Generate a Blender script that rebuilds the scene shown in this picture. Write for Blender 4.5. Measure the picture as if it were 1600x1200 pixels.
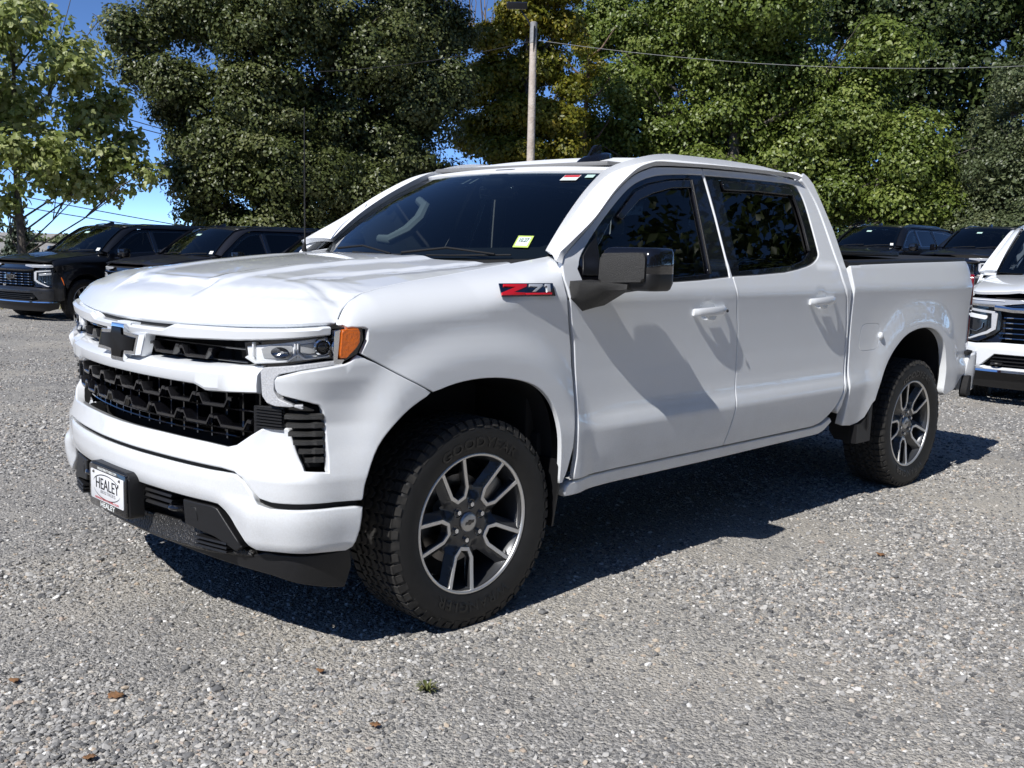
import bpy, bmesh, math, random
import numpy as np
from mathutils import Vector, Matrix, geometry
for _o in list(bpy.data.objects): bpy.data.objects.remove(_o)
sc = bpy.context.scene
COL = sc.collection
R = math.radians

# ------------------------------------------------------------------ camera
cam_data = bpy.data.cameras.new('camera'); cam = bpy.data.objects.new('camera', cam_data); COL.objects.link(cam)
_d = np.array([math.cos(R(-7.757))*math.cos(R(45.459)), math.cos(R(-7.757))*math.sin(R(45.459)), math.sin(R(-7.757))])
_r = np.cross(_d, [0, 0, 1.]); _r /= np.linalg.norm(_r); _u = np.cross(_r, _d)
_a = R(1.501)
_r2 = math.cos(_a)*_r + math.sin(_a)*_u; _u2 = -math.sin(_a)*_r + math.cos(_a)*_u
cam.matrix_world = Matrix(((_r2[0], _u2[0], -_d[0], -2.593), (_r2[1], _u2[1], -_d[1], -3.805), (_r2[2], _u2[2], -_d[2], 1.467), (0, 0, 0, 1)))
cam_data.sensor_width = 36; cam_data.lens = 36.17
cam_data.clip_start = 0.05; cam_data.clip_end = 3000
sc.camera = cam

# ------------------------------------------------------------------ sky and sun
SUN = Vector((-.95, -.145, 1.0)).normalized()          # towards the sun
world = bpy.data.worlds.new('World'); sc.world = world; world.use_nodes = True
nt = world.node_tree; nt.nodes.clear()
wo = nt.nodes.new('ShaderNodeOutputWorld'); bg = nt.nodes.new('ShaderNodeBackground'); sky = nt.nodes.new('ShaderNodeTexSky')
sky.sky_type = 'NISHITA'; sky.sun_disc = False
sky.sun_elevation = math.asin(SUN.z); sky.sun_rotation = math.atan2(SUN.x, SUN.y)
sky.altitude = 100; sky.air_density = 0.25; sky.dust_density = 0.0; sky.ozone_density = 4.0
bg.inputs['Strength'].default_value = 0.15
hs = nt.nodes.new('ShaderNodeHueSaturation'); hs.inputs['Saturation'].default_value = 1.06
nt.links.new(sky.outputs[0], hs.inputs['Color']); nt.links.new(hs.outputs[0], bg.inputs[0]); nt.links.new(bg.outputs[0], wo.inputs[0])
sun_data = bpy.data.lights.new('sun', 'SUN'); sun = bpy.data.objects.new('sun', sun_data); COL.objects.link(sun)
sun_data.energy = 3.4; sun_data.angle = R(0.5); sun_data.color = (1.0, 0.975, 0.94)
sun.rotation_euler = (-SUN).to_track_quat('-Z', 'Y').to_euler(); sun.location = (-20, -2, 22)

sc.view_settings.view_transform = 'Standard'; sc.view_settings.look = 'None'
sc.view_settings.exposure = 0.60; sc.view_settings.gamma = 1.0; sc.view_settings.use_curve_mapping = False
sc.render.engine = 'CYCLES'
sc.cycles.max_bounces = 8; sc.cycles.transparent_max_bounces = 16; sc.cycles.caustics_reflective = False; sc.cycles.caustics_refractive = False
try:
    sc.cycles.use_denoising = True; sc.cycles.denoiser = 'OPENIMAGEDENOISE'
except Exception: pass
# ------------------------------------------------------------------ helpers: materials
_MATS = {}
def mat(name, base=(.5,.5,.5), rough=.5, metal=0., coat=0., coat_rough=.03, spec=.5, emit=None, emit_s=0., bump=None, noise=None, trans=0., ior=1.5, alpha=1.):
    """procedural Principled material; bump=(scale, strength, distance); noise=(scale, amount, second colour)"""
    if name in _MATS: return _MATS[name]
    m = bpy.data.materials.new(name); m.use_nodes = True; _MATS[name] = m
    t = m.node_tree; b = t.nodes['Principled BSDF']
    b.inputs['Base Color'].default_value = (*base, 1); b.inputs['Roughness'].default_value = rough; b.inputs['Metallic'].default_value = metal
    b.inputs['Coat Weight'].default_value = coat; b.inputs['Coat Roughness'].default_value = coat_rough
    b.inputs['Specular IOR Level'].default_value = spec; b.inputs['IOR'].default_value = ior
    b.inputs['Transmission Weight'].default_value = trans
    if emit: b.inputs['Emission Color'].default_value = (*emit, 1); b.inputs['Emission Strength'].default_value = emit_s
    tc = t.nodes.new('ShaderNodeTexCoord')
    if bump:
        n = t.nodes.new('ShaderNodeTexNoise'); n.inputs['Scale'].default_value = bump[0]; n.inputs['Detail'].default_value = 4
        bp = t.nodes.new('ShaderNodeBump'); bp.inputs['Strength'].default_value = bump[1]; bp.inputs['Distance'].default_value = bump[2]
        t.links.new(tc.outputs['Object'], n.inputs['Vector']); t.links.new(n.outputs[0], bp.inputs['Height']); t.links.new(bp.outputs[0], b.inputs['Normal'])
    if noise:
        n = t.nodes.new('ShaderNodeTexNoise'); n.inputs['Scale'].default_value = noise[0]; n.inputs['Detail'].default_value = 5
        r = t.nodes.new('ShaderNodeValToRGB'); r.color_ramp.elements[0].position = .5-noise[1]; r.color_ramp.elements[1].position = .5+noise[1]
        r.color_ramp.elements[0].color = (*base, 1); r.color_ramp.elements[1].color = (*noise[2], 1)
        t.links.new(tc.outputs['Object'], n.inputs['Vector']); t.links.new(n.outputs[0], r.inputs[0]); t.links.new(r.outputs[0], b.inputs['Base Color'])
    return m
def glass_mat(name, tint, gloss_rough=.0, ior=1.5):
    """thin pane: Fresnel mirror over tinted see-through"""
    if name in _MATS: return _MATS[name]
    m = bpy.data.materials.new(name); m.use_nodes = True; _MATS[name] = m
    t = m.node_tree; t.nodes.clear()
    o = t.nodes.new('ShaderNodeOutputMaterial'); mx = t.nodes.new('ShaderNodeMixShader'); f = t.nodes.new('ShaderNodeFresnel'); f.inputs['IOR'].default_value = ior
    g = t.nodes.new('ShaderNodeBsdfGlossy'); g.inputs['Roughness'].default_value = gloss_rough; g.inputs['Color'].default_value = (1, 1, 1, 1)
    tr = t.nodes.new('ShaderNodeBsdfTransparent'); tr.inputs['Color'].default_value = (*tint, 1)
    t.links.new(f.outputs[0], mx.inputs[0]); t.links.new(tr.outputs[0], mx.inputs[1]); t.links.new(g.outputs[0], mx.inputs[2]); t.links.new(mx.outputs[0], o.inputs[0])
    return m
def paint_mat(name, base, dust=(.45,.43,.40), dust_amt=.22, flake=0.):
    """clear-coated body paint with a thin dusty film low down and fine dust flecks"""
    if name in _MATS: return _MATS[name]
    m = mat(name, base, rough=.42, coat=1.0, coat_rough=.025, spec=.5)
    t = m.node_tree; b = t.nodes['Principled BSDF']; tc = t.nodes.new('ShaderNodeTexCoord')
    s = t.nodes.new('ShaderNodeSeparateXYZ'); t.links.new(tc.outputs['Object'], s.inputs[0])
    mr = t.nodes.new('ShaderNodeMapRange'); mr.inputs[1].default_value = .95; mr.inputs[2].default_value = .42; mr.inputs[3].default_value = 0; mr.inputs[4].default_value = 1
    t.links.new(s.outputs[2], mr.inputs[0])
    n = t.nodes.new('ShaderNodeTexNoise'); n.inputs['Scale'].default_value = 9; n.inputs['Detail'].default_value = 6; t.links.new(tc.outputs['Object'], n.inputs['Vector'])
    n2 = t.nodes.new('ShaderNodeTexNoise'); n2.inputs['Scale'].default_value = 160; n2.inputs['Detail'].default_value = 2; t.links.new(tc.outputs['Object'], n2.inputs['Vector'])
    mu = t.nodes.new('ShaderNodeMath'); mu.operation = 'MULTIPLY'; t.links.new(n.outputs[0], mu.inputs[0]); t.links.new(n2.outputs[0], mu.inputs[1])
    m2 = t.nodes.new('ShaderNodeMath'); m2.operation = 'MULTIPLY'; t.links.new(mu.outputs[0], m2.inputs[0]); t.links.new(mr.outputs[0], m2.inputs[1])
    m3 = t.nodes.new('ShaderNodeMath'); m3.operation = 'MULTIPLY'; m3.inputs[1].default_value = dust_amt*4; m3.use_clamp = True; t.links.new(m2.outputs[0], m3.inputs[0])
    mx = t.nodes.new('ShaderNodeMixRGB'); mx.inputs[1].default_value = (*base, 1); mx.inputs[2].default_value = (*dust, 1)
    t.links.new(m3.outputs[0], mx.inputs[0]); t.links.new(mx.outputs[0], b.inputs['Base Color'])
    cr = t.nodes.new('ShaderNodeMapRange'); cr.inputs[3].default_value = .02; cr.inputs[4].default_value = .16; t.links.new(m3.outputs[0], cr.inputs[0]); t.links.new(cr.outputs[0], b.inputs['Coat Roughness'])
    return m

WHITE = paint_mat('white_paint', (.80,.825,.85))
ROOFWHITE = mat('dull_white_roof_paint', (.80,.815,.83), rough=.6, coat=.22, coat_rough=.30, spec=.2)  # roof white: weak, rough coat so it mirrors less of the dark trees
BLACKPAINT = paint_mat('black_paint', (.004,.005,.008), dust_amt=.03)
NAVY = paint_mat('dark_blue_grey_paint', (.014,.015,.021), dust_amt=.04)
BLUEBLACK = paint_mat('blue_black_paint', (.008,.012,.024), dust_amt=.05)
for _m in (BLACKPAINT,NAVY,BLUEBLACK):
    _b = _m.node_tree.nodes['Principled BSDF']; _b.inputs['Coat Weight'].default_value = .55; _b.inputs['Specular IOR Level'].default_value = .25
GLOSSBLK = mat('gloss_black', (.006,.006,.008), rough=.12, coat=1., coat_rough=.02)
SATBLK = mat('satin_black_plastic', (.010,.010,.011), rough=.45, bump=(260,.25,.002))
GRAIN = mat('grained_black_plastic', (.016,.016,.016), rough=.5, bump=(420,.8,.004), noise=(500,.12,(.040,.039,.037)))
BRIGHT = mat('silvered_lamp_trim', (.84,.85,.86), rough=.3, metal=.0, coat=1.)
MATBLK = mat('matt_black', (.009,.009,.010), rough=.8)
RUBBER = mat('tyre_rubber', (.009,.009,.009), rough=.6, bump=(120,.15,.002), noise=(30,.2,(.015,.0145,.014)))
TREAD = mat('dusty_tread_rubber', (.014,.0135,.013), rough=.8, noise=(40,.2,(.040,.037,.033)))
LETTER = mat('tyre_letter_rubber', (.010,.010,.010), rough=.30)
CHROME = mat('chrome', (.80,.82,.85), rough=.06, metal=1.)
DKCHROME = mat('dark_chrome', (.22,.23,.25), rough=.12, metal=1.)
MACHINED = mat('machined_alloy', (.74,.73,.71), rough=.36, metal=.85)
BADGESILVER = mat('badge_silver', (.72,.74,.77), rough=.25, metal=.5)
GUNMETAL = mat('gunmetal_paint', (.050,.052,.056), rough=.32, metal=.35, coat=.7, coat_rough=.06)
BRAKE = mat('brake_steel', (.30,.28,.26), rough=.4, metal=1.)
RED = mat('red_enamel', (.62,.012,.02), rough=.25, coat=.8)
REDLENS = mat('red_lens', (.20,.006,.010), rough=.12, coat=1.)
AMBER = mat('amber_lens', (.62,.13,.008), rough=.18, coat=1., bump=(90,.5,.006))
DRLMAT = mat('textured_lamp_lens', (.46,.47,.49), rough=.32, coat=.6, bump=(150,.6,.004), noise=(170,.16,(.58,.59,.61)))
LAMPWHITE = mat('lamp_reflector', (.84,.85,.86), rough=.25, metal=.0, coat=.6)
LAMPDARK = mat('lamp_recess', (.48,.49,.50), rough=.2, metal=.3)
WHITELENS = mat('white_lamp_lens', (.85,.86,.87), rough=.2, coat=1.)
INTERIOR = mat('charcoal_upholstery', (.030,.030,.032), rough=.75, bump=(200,.2,.002))
INTGREY = mat('grey_interior_plastic', (.20,.20,.20), rough=.6)
PAPER = mat('white_sticker_paper', (.80,.82,.80), rough=.6)
MINT = mat('pale_green_sticker', (.50,.72,.64), rough=.6)
LIME = mat('lime_sticker', (.48,.64,.14), rough=.6)
INK = mat('black_ink', (.01,.01,.012), rough=.5)
REDINK = mat('red_ink', (.55,.04,.05), rough=.5)
GREYINK = mat('grey_ink', (.25,.25,.27), rough=.5)
PLATEWHITE = mat('plate_white', (.82,.83,.85), rough=.35)
GLASS = glass_mat('windscreen_glass', (.42,.50,.52), ior=1.75)
SUVGLASS = glass_mat('dark_windscreen_glass', (.20,.25,.30), ior=1.8)
TINT = glass_mat('tinted_side_glass', (.30,.35,.36))
PRIVACY = glass_mat('privacy_glass', (.02,.022,.025))
CLEAR = glass_mat('clear_lamp_lens', (.96,.97,.98), ior=1.3)

# ------------------------------------------------------------------ helpers: objects
def link(name, me, parent=None, kind=None):
    o = bpy.data.objects.new(name, me); COL.objects.link(o)
    if parent is not None: o.parent = parent
    if kind: o['kind'] = kind
    return o
def thing(name, label, cat, loc=(0,0,0), rz=0., group=None):
    o = bpy.data.objects.new(name, None); COL.objects.link(o); o.location = loc; o.rotation_euler = (0,0,rz)
    o.empty_display_size = .2
    o['label'] = label; o['category'] = cat
    if group: o['group'] = group
    return o
def tag(o, label=None, cat=None, group=None, kind=None):
    for k, v in (('label',label),('category',cat),('group',group),('kind',kind)):
        if v: o[k] = v
    return o
def mesh_obj(name, V, F, m, parent=None, smooth=True, normals=None, kind=None, auto=None):
    me = bpy.data.meshes.new(name); me.from_pydata([tuple(map(float,v)) for v in V], [], [tuple(map(int,f)) for f in F]); me.update()
    ms = m if isinstance(m, (list,tuple)) else [m]
    for x in ms: me.materials.append(x)
    if smooth: me.polygons.foreach_set('use_smooth', [True]*len(me.polygons))
    if normals is not None: me.normals_split_custom_set_from_vertices([tuple(map(float,n)) for n in normals])
    elif auto is not None: me.set_sharp_from_angle(angle=R(auto))
    return link(name, me, parent, kind)
def bm_obj(name, bm, m, parent=None, smooth=True, auto=35):
    me = bpy.data.meshes.new(name); bm.normal_update(); bm.to_mesh(me); bm.free()
    for x in (m if isinstance(m,(list,tuple)) else [m]): me.materials.append(x)
    if smooth:
        me.polygons.foreach_set('use_smooth', [True]*len(me.polygons)); me.set_sharp_from_angle(angle=R(auto))
    return link(name, me, parent)
def copy_tree(o, parent=None):
    c = o.copy(); COL.objects.link(c)
    if parent is not None:
        c.parent = parent; c.matrix_parent_inverse = o.matrix_parent_inverse.copy()
    for ch in list(o.children): copy_tree(ch, c)
    return c

def chaikin(P, n=3, closed=False):
    P = np.array(P, float)
    for _ in range(n):
        if closed:
            Nx = np.roll(P,-1,0); Q = np.empty((2*len(P),P.shape[1])); Q[0::2] = .75*P+.25*Nx; Q[1::2] = .25*P+.75*Nx
        else:
            Q = np.empty((2*len(P),P.shape[1])); Q[0] = P[0]; Q[-1] = P[-1]; Q[1:-1:2] = .75*P[:-1]+.25*P[1:]; Q[2::2] = .25*P[:-1]+.75*P[1:]
        P = Q
    return P
def crom(P, n=8, closed=False):
    """Catmull-Rom through the points"""
    P = np.array(P, float); out = []
    m = len(P)
    for i in range(m if closed else m-1):
        p1, p2 = P[i], P[(i+1)%m]
        p0 = P[i-1] if (i > 0 or closed) else 2*p1-p2
        p3 = P[(i+2)%m] if (i+2 < m or closed) else 2*p2-p1
        for k in range(n):
            t = k/n
            out.append(.5*(2*p1+(p2-p0)*t+(2*p0-5*p1+4*p2-p3)*t*t+(3*p1-p0-3*p2+p3)*t**3))
    if not closed: out.append(P[-1])
    return np.array(out)
def resample(P, h, closed=True):
    P = np.array(P, float); out = []
    n = len(P)
    for i in range(n if closed else n-1):
        a, b = P[i], P[(i+1)%n]; L = np.linalg.norm(b-a)
        if L < 1e-6: continue
        k = max(1, int(math.ceil(L/h)))
        for j in range(k): out.append(a+(b-a)*j/k)
    if not closed: out.append(P[-1])
    return np.array(out)
def area2(P): x, y = P[:,0], P[:,1]; return .5*np.sum(x*np.roll(y,-1)-np.roll(x,-1)*y)
def inset_poly(P, e):
    if area2(P) < 0: P = P[::-1].copy()
    d = np.roll(P,-1,0)-P; L = np.linalg.norm(d,axis=1,keepdims=True); d = d/np.maximum(L,1e-9)
    n = np.stack([-d[:,1],d[:,0]],1); m = n+np.roll(n,1,0); mm = np.linalg.norm(m,axis=1,keepdims=True); m = m/np.maximum(mm,1e-6)
    c = np.clip(np.sum(m*n,1,keepdims=True),.5,1)
    return P+m*e/c
def round_poly(P, r, n=4):
    """round every corner of a polygon with radius-ish r"""
    P = np.array(P, float); out = []; m = len(P)
    rr = r if isinstance(r,(list,tuple)) else [r]*m
    for i in range(m):
        a, b, c = P[i-1], P[i], P[(i+1)%m]
        la, lc = np.linalg.norm(a-b), np.linalg.norm(c-b); k = min(rr[i], .45*la, .45*lc)
        if k < 1e-5: out.append(b); continue
        p, q = b+(a-b)/la*k, b+(c-b)/lc*k
        for j in range(n+1):
            t = j/n; out.append((1-t)**2*p+2*t*(1-t)*b+t*t*q)
    return np.array(out)
def inside(pts, poly):
    x, y = pts[:,0], pts[:,1]; r = np.zeros(len(pts), bool); n = len(poly)
    for i in range(n):
        x1, y1 = poly[i]; x2, y2 = poly[(i+1)%n]
        c = ((y1 > y) != (y2 > y))
        with np.errstate(divide='ignore', invalid='ignore'):
            r ^= c & (x < (x2-x1)*(y-y1)/(y2-y1)+x1)
    return r
def dist_poly(pts, poly):
    d = np.full(len(pts), 1e9)
    for i in range(len(poly)):
        a, b = poly[i], poly[(i+1)%len(poly)]; ab = b-a; L = ab@ab
        t = np.clip(((pts-a)@ab)/max(L,1e-12),0,1); d = np.minimum(d, np.linalg.norm(pts-a-t[:,None]*ab,axis=1))
    return d
def surf_normals(Fn, A, e=2e-3, flip=False):
    a, b = A[:,0], A[:,1]
    du = Fn(a+e,b)-Fn(a-e,b); dv = Fn(a,b+e)-Fn(a,b-e); n = np.cross(du,dv); L = np.linalg.norm(n,axis=1,keepdims=True); n = n/np.maximum(L,1e-12)
    return -n if flip else n
def sheet(name, m, parent, outline, Fn, holes=(), h=.04, thick=.02, roll=.004, gap=.0015, flip=False, aniso=1., mirror=False, ends=True):
    """a body panel: outline (and holes) in the surface's own 2D coordinates, mapped by Fn(a,b)->xyz, with a rolled edge and a return"""
    e = roll+gap
    out = resample(inset_poly(np.array(outline,float), e), h); hs = []
    for H in holes:
        q = inset_poly(np.array(H,float), -e); hs.append(resample(q, h))
    lo, hi = out.min(0), out.max(0)
    gx = np.arange(lo[0]+h*.5, hi[0], h); gy = np.arange(lo[1]+h*.5, hi[1], h*aniso)
    G = np.stack(np.meshgrid(gx,gy),-1).reshape(-1,2)
    k = inside(G,out)
    for q in hs: k &= ~inside(G,q)
    G = G[k]
    if len(G):
        k = dist_poly(G,out) > h*.45
        for q in hs: k &= dist_poly(G,q) > h*.45
        G = G[k]
    P = [out]; E = []; s = 0
    for q in [out]+hs:
        E += [(s+i, s+(i+1)%len(q)) for i in range(len(q))]; s += len(q)
    A = np.vstack([out]+hs+[G])
    r = geometry.delaunay_2d_cdt([Vector(p) for p in A], E, [], 1, 1e-6)
    A = np.array([tuple(v) for v in r[0]]); T = [f for f in r[2]]
    cen = np.array([A[list(f)].mean(0) for f in T]); keep = inside(cen,out)
    for q in hs: keep &= ~inside(cen,q)
    T = [f for f,kk in zip(T,keep) if kk]
    used = sorted(set(i for f in T for i in f)); re = {o:i for i,o in enumerate(used)}; A = A[used]; T = [tuple(re[i] for i in f) for f in T]
    V = Fn(A[:,0],A[:,1]); N = surf_normals(Fn,A,flip=flip)
    F = []
    for f in T:
        a, b, c = V[f[0]], V[f[1]], V[f[2]]
        F.append(f if np.dot(np.cross(b-a,c-a), N[f[0]]+N[f[1]]+N[f[2]]) >= 0 else f[::-1])
    ed = {}
    for f in F:
        for i in range(3):
            x, y = f[i], f[(i+1)%3]; ed[(x,y)] = 1
    B = [(x,y) for (x,y) in ed if (y,x) not in ed]
    V = list(V); N = list(N)
    if thick > 0:
        nx = {x:y for x,y in B}; pv = {y:x for x,y in B}; ring = {}
        for x in nx:
            p0 = V[pv.get(x,x)]; p1 = V[nx[x]]; t = p1-p0; n = N[x]; o = np.cross(t,n); L = np.linalg.norm(o); o = o/L if L > 1e-9 else o
            ids = []
            for po, pn, no, nn in ((.65*roll,.3*roll,.7,.7),(roll,roll,1,0),(roll,max(thick,roll*1.2),1,0)):
                ids.append(len(V)); V.append(V[x]+o*po-n*pn); N.append(o*no+n*nn)
            ring[x] = [x]+ids
        for x, y in B:
            if x in ring and y in ring:
                for j in range(3): F.append((ring[y][j],ring[x][j],ring[x][j+1],ring[y][j+1]))
    V = np.array(V); N = np.array(N)
    if mirror:
        V = V*[1,-1,1]; N = N*[1,-1,1]; F = [f[::-1] for f in F]
    return mesh_obj(name, V, F, m, parent, normals=N)
def gridpatch(name, m, parent, Fn, na, nb, thick=.02, roll=.004, flip=False, mirror=False):
    """unit-square surface Fn(a,b), with skirt"""
    a = np.linspace(0,1,na+1); b = np.linspace(0,1,nb+1); A = np.stack(np.meshgrid(a,b,indexing='ij'),-1).reshape(-1,2)
    V = Fn(A[:,0],A[:,1]); Ac = np.clip(A,.003,.997); N = surf_normals(Fn,Ac,flip=flip)
    F = []
    for i in range(na):
        for j in range(nb):
            q = (i*(nb+1)+j,(i+1)*(nb+1)+j,(i+1)*(nb+1)+j+1,i*(nb+1)+j+1); F.append(q[::-1] if flip else q)
    V = list(V); N = list(N)
    if thick > 0:
        ed = {}
        for f in F:
            for i in range(4): ed[(f[i],f[(i+1)%4])] = 1
        B = [(x,y) for (x,y) in ed if (y,x) not in ed]; nx = {x:y for x,y in B}; pv = {y:x for x,y in B}; ring = {}
        for x in nx:
            t = V[nx[x]]-V[pv[x]]; n = N[x]; o = np.cross(t,n); L = np.linalg.norm(o); o = o/L if L > 1e-9 else o; ids = []
            for po,pn,no,nn in ((.65*roll,.3*roll,.7,.7),(roll,roll,1,0),(roll,max(thick,roll*1.2),1,0)):
                ids.append(len(V)); V.append(V[x]+o*po-n*pn); N.append(o*no+n*nn)
            ring[x] = [x]+ids
        for x,y in B:
            for j in range(3): F.append((ring[y][j],ring[x][j],ring[x][j+1],ring[y][j+1]))
    V = np.array(V); N = np.array(N)
    if mirror: V = V*[1,-1,1]; N = N*[1,-1,1]; F = [f[::-1] for f in F]
    return mesh_obj(name, V, F, m, parent, normals=N)
def loft(name, m, parent, secs, closed=True, caps=True, smooth=True, auto=30, mirror=False):
    """secs: list of equal-length point rings"""
    S = np.array(secs,float); n, k = S.shape[:2]; V = S.reshape(-1,3); F = []
    for i in range(n-1):
        for j in range(k if closed else k-1):
            j2 = (j+1)%k; F.append((i*k+j,i*k+j2,(i+1)*k+j2,(i+1)*k+j))
    if caps and closed: F.append(tuple(range(k))[::-1]); F.append(tuple((n-1)*k+j for j in range(k)))
    if mirror: V = V*[1,-1,1]
    bm = bmesh.new(); vs = [bm.verts.new(v) for v in V]
    for f in F:
        try: bm.faces.new([vs[i] for i in f])
        except ValueError: pass
    bmesh.ops.remove_doubles(bm, verts=bm.verts, dist=1e-5); bmesh.ops.recalc_face_normals(bm, faces=bm.faces)
    return bm_obj(name, bm, m, parent, smooth, auto)
def box_bm(bm, c, s, rot=None, bevel=0., seg=2):
    r = bmesh.ops.create_cube(bm, size=1.); vs = r['verts']
    bmesh.ops.scale(bm, vec=s, verts=vs)
    if bevel > 0:
        es = list({e for v in vs for e in v.link_edges})
        q = bmesh.ops.bevel(bm, geom=es, offset=bevel, segments=seg, affect='EDGES', profile=.5); vs = list({v for f in q['faces'] for v in f.verts}|{v for v in vs if v.is_valid})
        vs = [v for v in vs if v.is_valid]
    M = Matrix.Translation(c) @ (rot.to_4x4() if rot is not None else Matrix.Identity(4))
    bmesh.ops.transform(bm, matrix=M, verts=vs)
    return vs
def box(name, m, parent, c, s, rot=None, bevel=.004, seg=2):
    bm = bmesh.new(); box_bm(bm, c, s, rot, bevel, seg); return bm_obj(name, bm, m, parent)
def frame_at(p, n, up=(0,0,1)):
    """matrix whose z is n, y is up-ish, x to the right as seen from outside"""
    n = Vector(n).normalized(); y = Vector(up)-n*Vector(up).dot(n); y.normalize(); x = y.cross(n)
    M = Matrix((x,y,n)).transposed().to_4x4(); M.translation = Vector(p); return M
def prism_bm(bm, poly, z0, z1, M=None, bevel=0., seg=2):
    """extrude a polygon (xy) from z0 to z1, bevel the z1 rim"""
    P = np.array(poly,float)
    if area2(P) < 0: P = P[::-1]
    lo = [bm.verts.new((x,y,z0)) for x,y in P]; hi = [bm.verts.new((x,y,z1)) for x,y in P]; n = len(P)
    top = bm.faces.new(hi); bm.faces.new(lo[::-1])
    for i in range(n): bm.faces.new((lo[i],lo[(i+1)%n],hi[(i+1)%n],hi[i]))
    vs = lo+hi
    if bevel > 0:
        q = bmesh.ops.bevel(bm, geom=list(top.edges), offset=bevel, segments=seg, affect='EDGES', profile=.5)
        vs = [v for v in set(vs)|{v for f in q['faces'] for v in f.verts} if v.is_valid]
    if M is not None: bmesh.ops.transform(bm, matrix=M, verts=vs)
    return vs
def prism(name, m, parent, poly, z0, z1, M=None, bevel=0., seg=2):
    bm = bmesh.new(); prism_bm(bm, poly, z0, z1, M, bevel, seg); return bm_obj(name, bm, m, parent)
def tube_bm(bm, pts, rad, n=8, caps=True):
    pts = [Vector(p) for p in pts]; rings = []
    rr = rad if isinstance(rad,(list,tuple)) else [rad]*len(pts); up = None
    for i,p in enumerate(pts):
        t = (pts[min(i+1,len(pts)-1)]-pts[max(i-1,0)]).normalized()
        if up is None: up = Vector((0,0,1)) if abs(t.z) < .9 else Vector((1,0,0))
        x = up.cross(t).normalized(); y = t.cross(x); up = y
        rings.append([bm.verts.new(p+(x*math.cos(2*math.pi*k/n)+y*math.sin(2*math.pi*k/n))*rr[i]) for k in range(n)])
    for a,b in zip(rings,rings[1:]):
        for k in range(n): bm.faces.new((a[k],a[(k+1)%n],b[(k+1)%n],b[k]))
    if caps: bm.faces.new(rings[0][::-1]); bm.faces.new(rings[-1])
def tube(name, m, parent, pts, rad, n=8):
    bm = bmesh.new(); tube_bm(bm, pts, rad, n); return bm_obj(name, bm, m, parent)
def text_mesh(s, size=1., extrude=0., font_bold=False, space=1., shear=0.):
    cu = bpy.data.curves.new('text', 'FONT'); cu.body = s; cu.size = size; cu.extrude = extrude; cu.align_x = 'CENTER'; cu.align_y = 'CENTER'; cu.space_character = space; cu.shear = shear
    cu.resolution_u = 3
    if font_bold: cu.offset = size*.022
    o = bpy.data.objects.new('text', cu); COL.objects.link(o); dg = bpy.context.evaluated_depsgraph_get(); dg.update()
    me = bpy.data.meshes.new_from_object(o.evaluated_get(dg)); V = np.array([v.co[:] for v in me.vertices]); F = [tuple(p.vertices) for p in me.polygons]
    bpy.data.objects.remove(o); bpy.data.meshes.remove(me); bpy.data.curves.remove(cu)
    return V, F
def text_obj(name, m, parent, s, size, M, extrude=0., width=None, bold=False, space=1., z=0.):
    V, F = text_mesh(s, size, extrude, bold, space)
    if width: V[:,0] *= width/max(1e-6, V[:,0].max()-V[:,0].min())
    V[:,2] += z
    V = np.array([tuple(M @ Vector(v)) for v in V])
    return mesh_obj(name, V, F, m, parent, smooth=False)
rng = np.random.default_rng(7)
random.seed(7)
# ================================================================== ground
def smo(a, b, x):
    t = np.clip((np.asarray(x,float)-a)/(b-a),0,1); return t*t*(3-2*t)
def ground_z(x, y):
    x = np.asarray(x,float); y = np.asarray(y,float)
    z = -.20*smo(4,13,y)*(1-smo(12,24,x))+.36*smo(11,20,x)
    r = np.hypot(x-1.8,y)
    z = z+.012*np.sin(x*.9+1.3*np.sin(y*.5))*np.sin(y*.8+.7)*smo(2.5,6,r)
    return z
xs = np.unique(np.r_[np.linspace(-600,-40,12),np.linspace(-40,60,126),np.linspace(60,700,12)]); ys = xs
GX, GY = np.meshgrid(xs,ys,indexing='ij'); GZ = ground_z(GX,GY); n_ = len(xs)
V = np.stack([GX,GY,GZ],-1).reshape(-1,3)
F = [(i*n_+j,(i+1)*n_+j,(i+1)*n_+j+1,i*n_+j+1) for i in range(n_-1) for j in range(n_-1)]
gm = bpy.data.materials.new('gravel_ground'); gm.use_nodes = True
t = gm.node_tree; b = t.nodes['Principled BSDF']; b.inputs['Roughness'].default_value = .92; b.inputs['Specular IOR Level'].default_value = .25
tc = t.nodes.new('ShaderNodeTexCoord')
def vor(scale, rand=1.):
    v = t.nodes.new('ShaderNodeTexVoronoi'); v.inputs['Scale'].default_value = scale; v.inputs['Randomness'].default_value = rand; t.links.new(tc.outputs['Object'], v.inputs['Vector']); return v
def noi(scale, det=4, rough=.6):
    v = t.nodes.new('ShaderNodeTexNoise'); v.inputs['Scale'].default_value = scale; v.inputs['Detail'].default_value = det; v.inputs['Roughness'].default_value = rough; t.links.new(tc.outputs['Object'], v.inputs['Vector']); return v
def ramp(src, els):
    r = t.nodes.new('ShaderNodeValToRGB'); e = r.color_ramp.elements
    while len(e) < len(els): e.new(.5)
    for q,(p,c) in zip(e,els): q.position = p; q.color = (*c,1)
    t.links.new(src, r.inputs[0]); return r
def mixc(f, a, c, mode='MIX'):
    m = t.nodes.new('ShaderNodeMixRGB'); m.blend_type = mode
    if isinstance(f,float): m.inputs[0].default_value = f
    else: t.links.new(f, m.inputs[0])
    for i,q in ((1,a),(2,c)):
        if isinstance(q,tuple): m.inputs[i].default_value = (*q,1)
        else: t.links.new(q, m.inputs[i])
    return m
v1 = vor(72); v2 = vor(170); v3 = vor(38)
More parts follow.
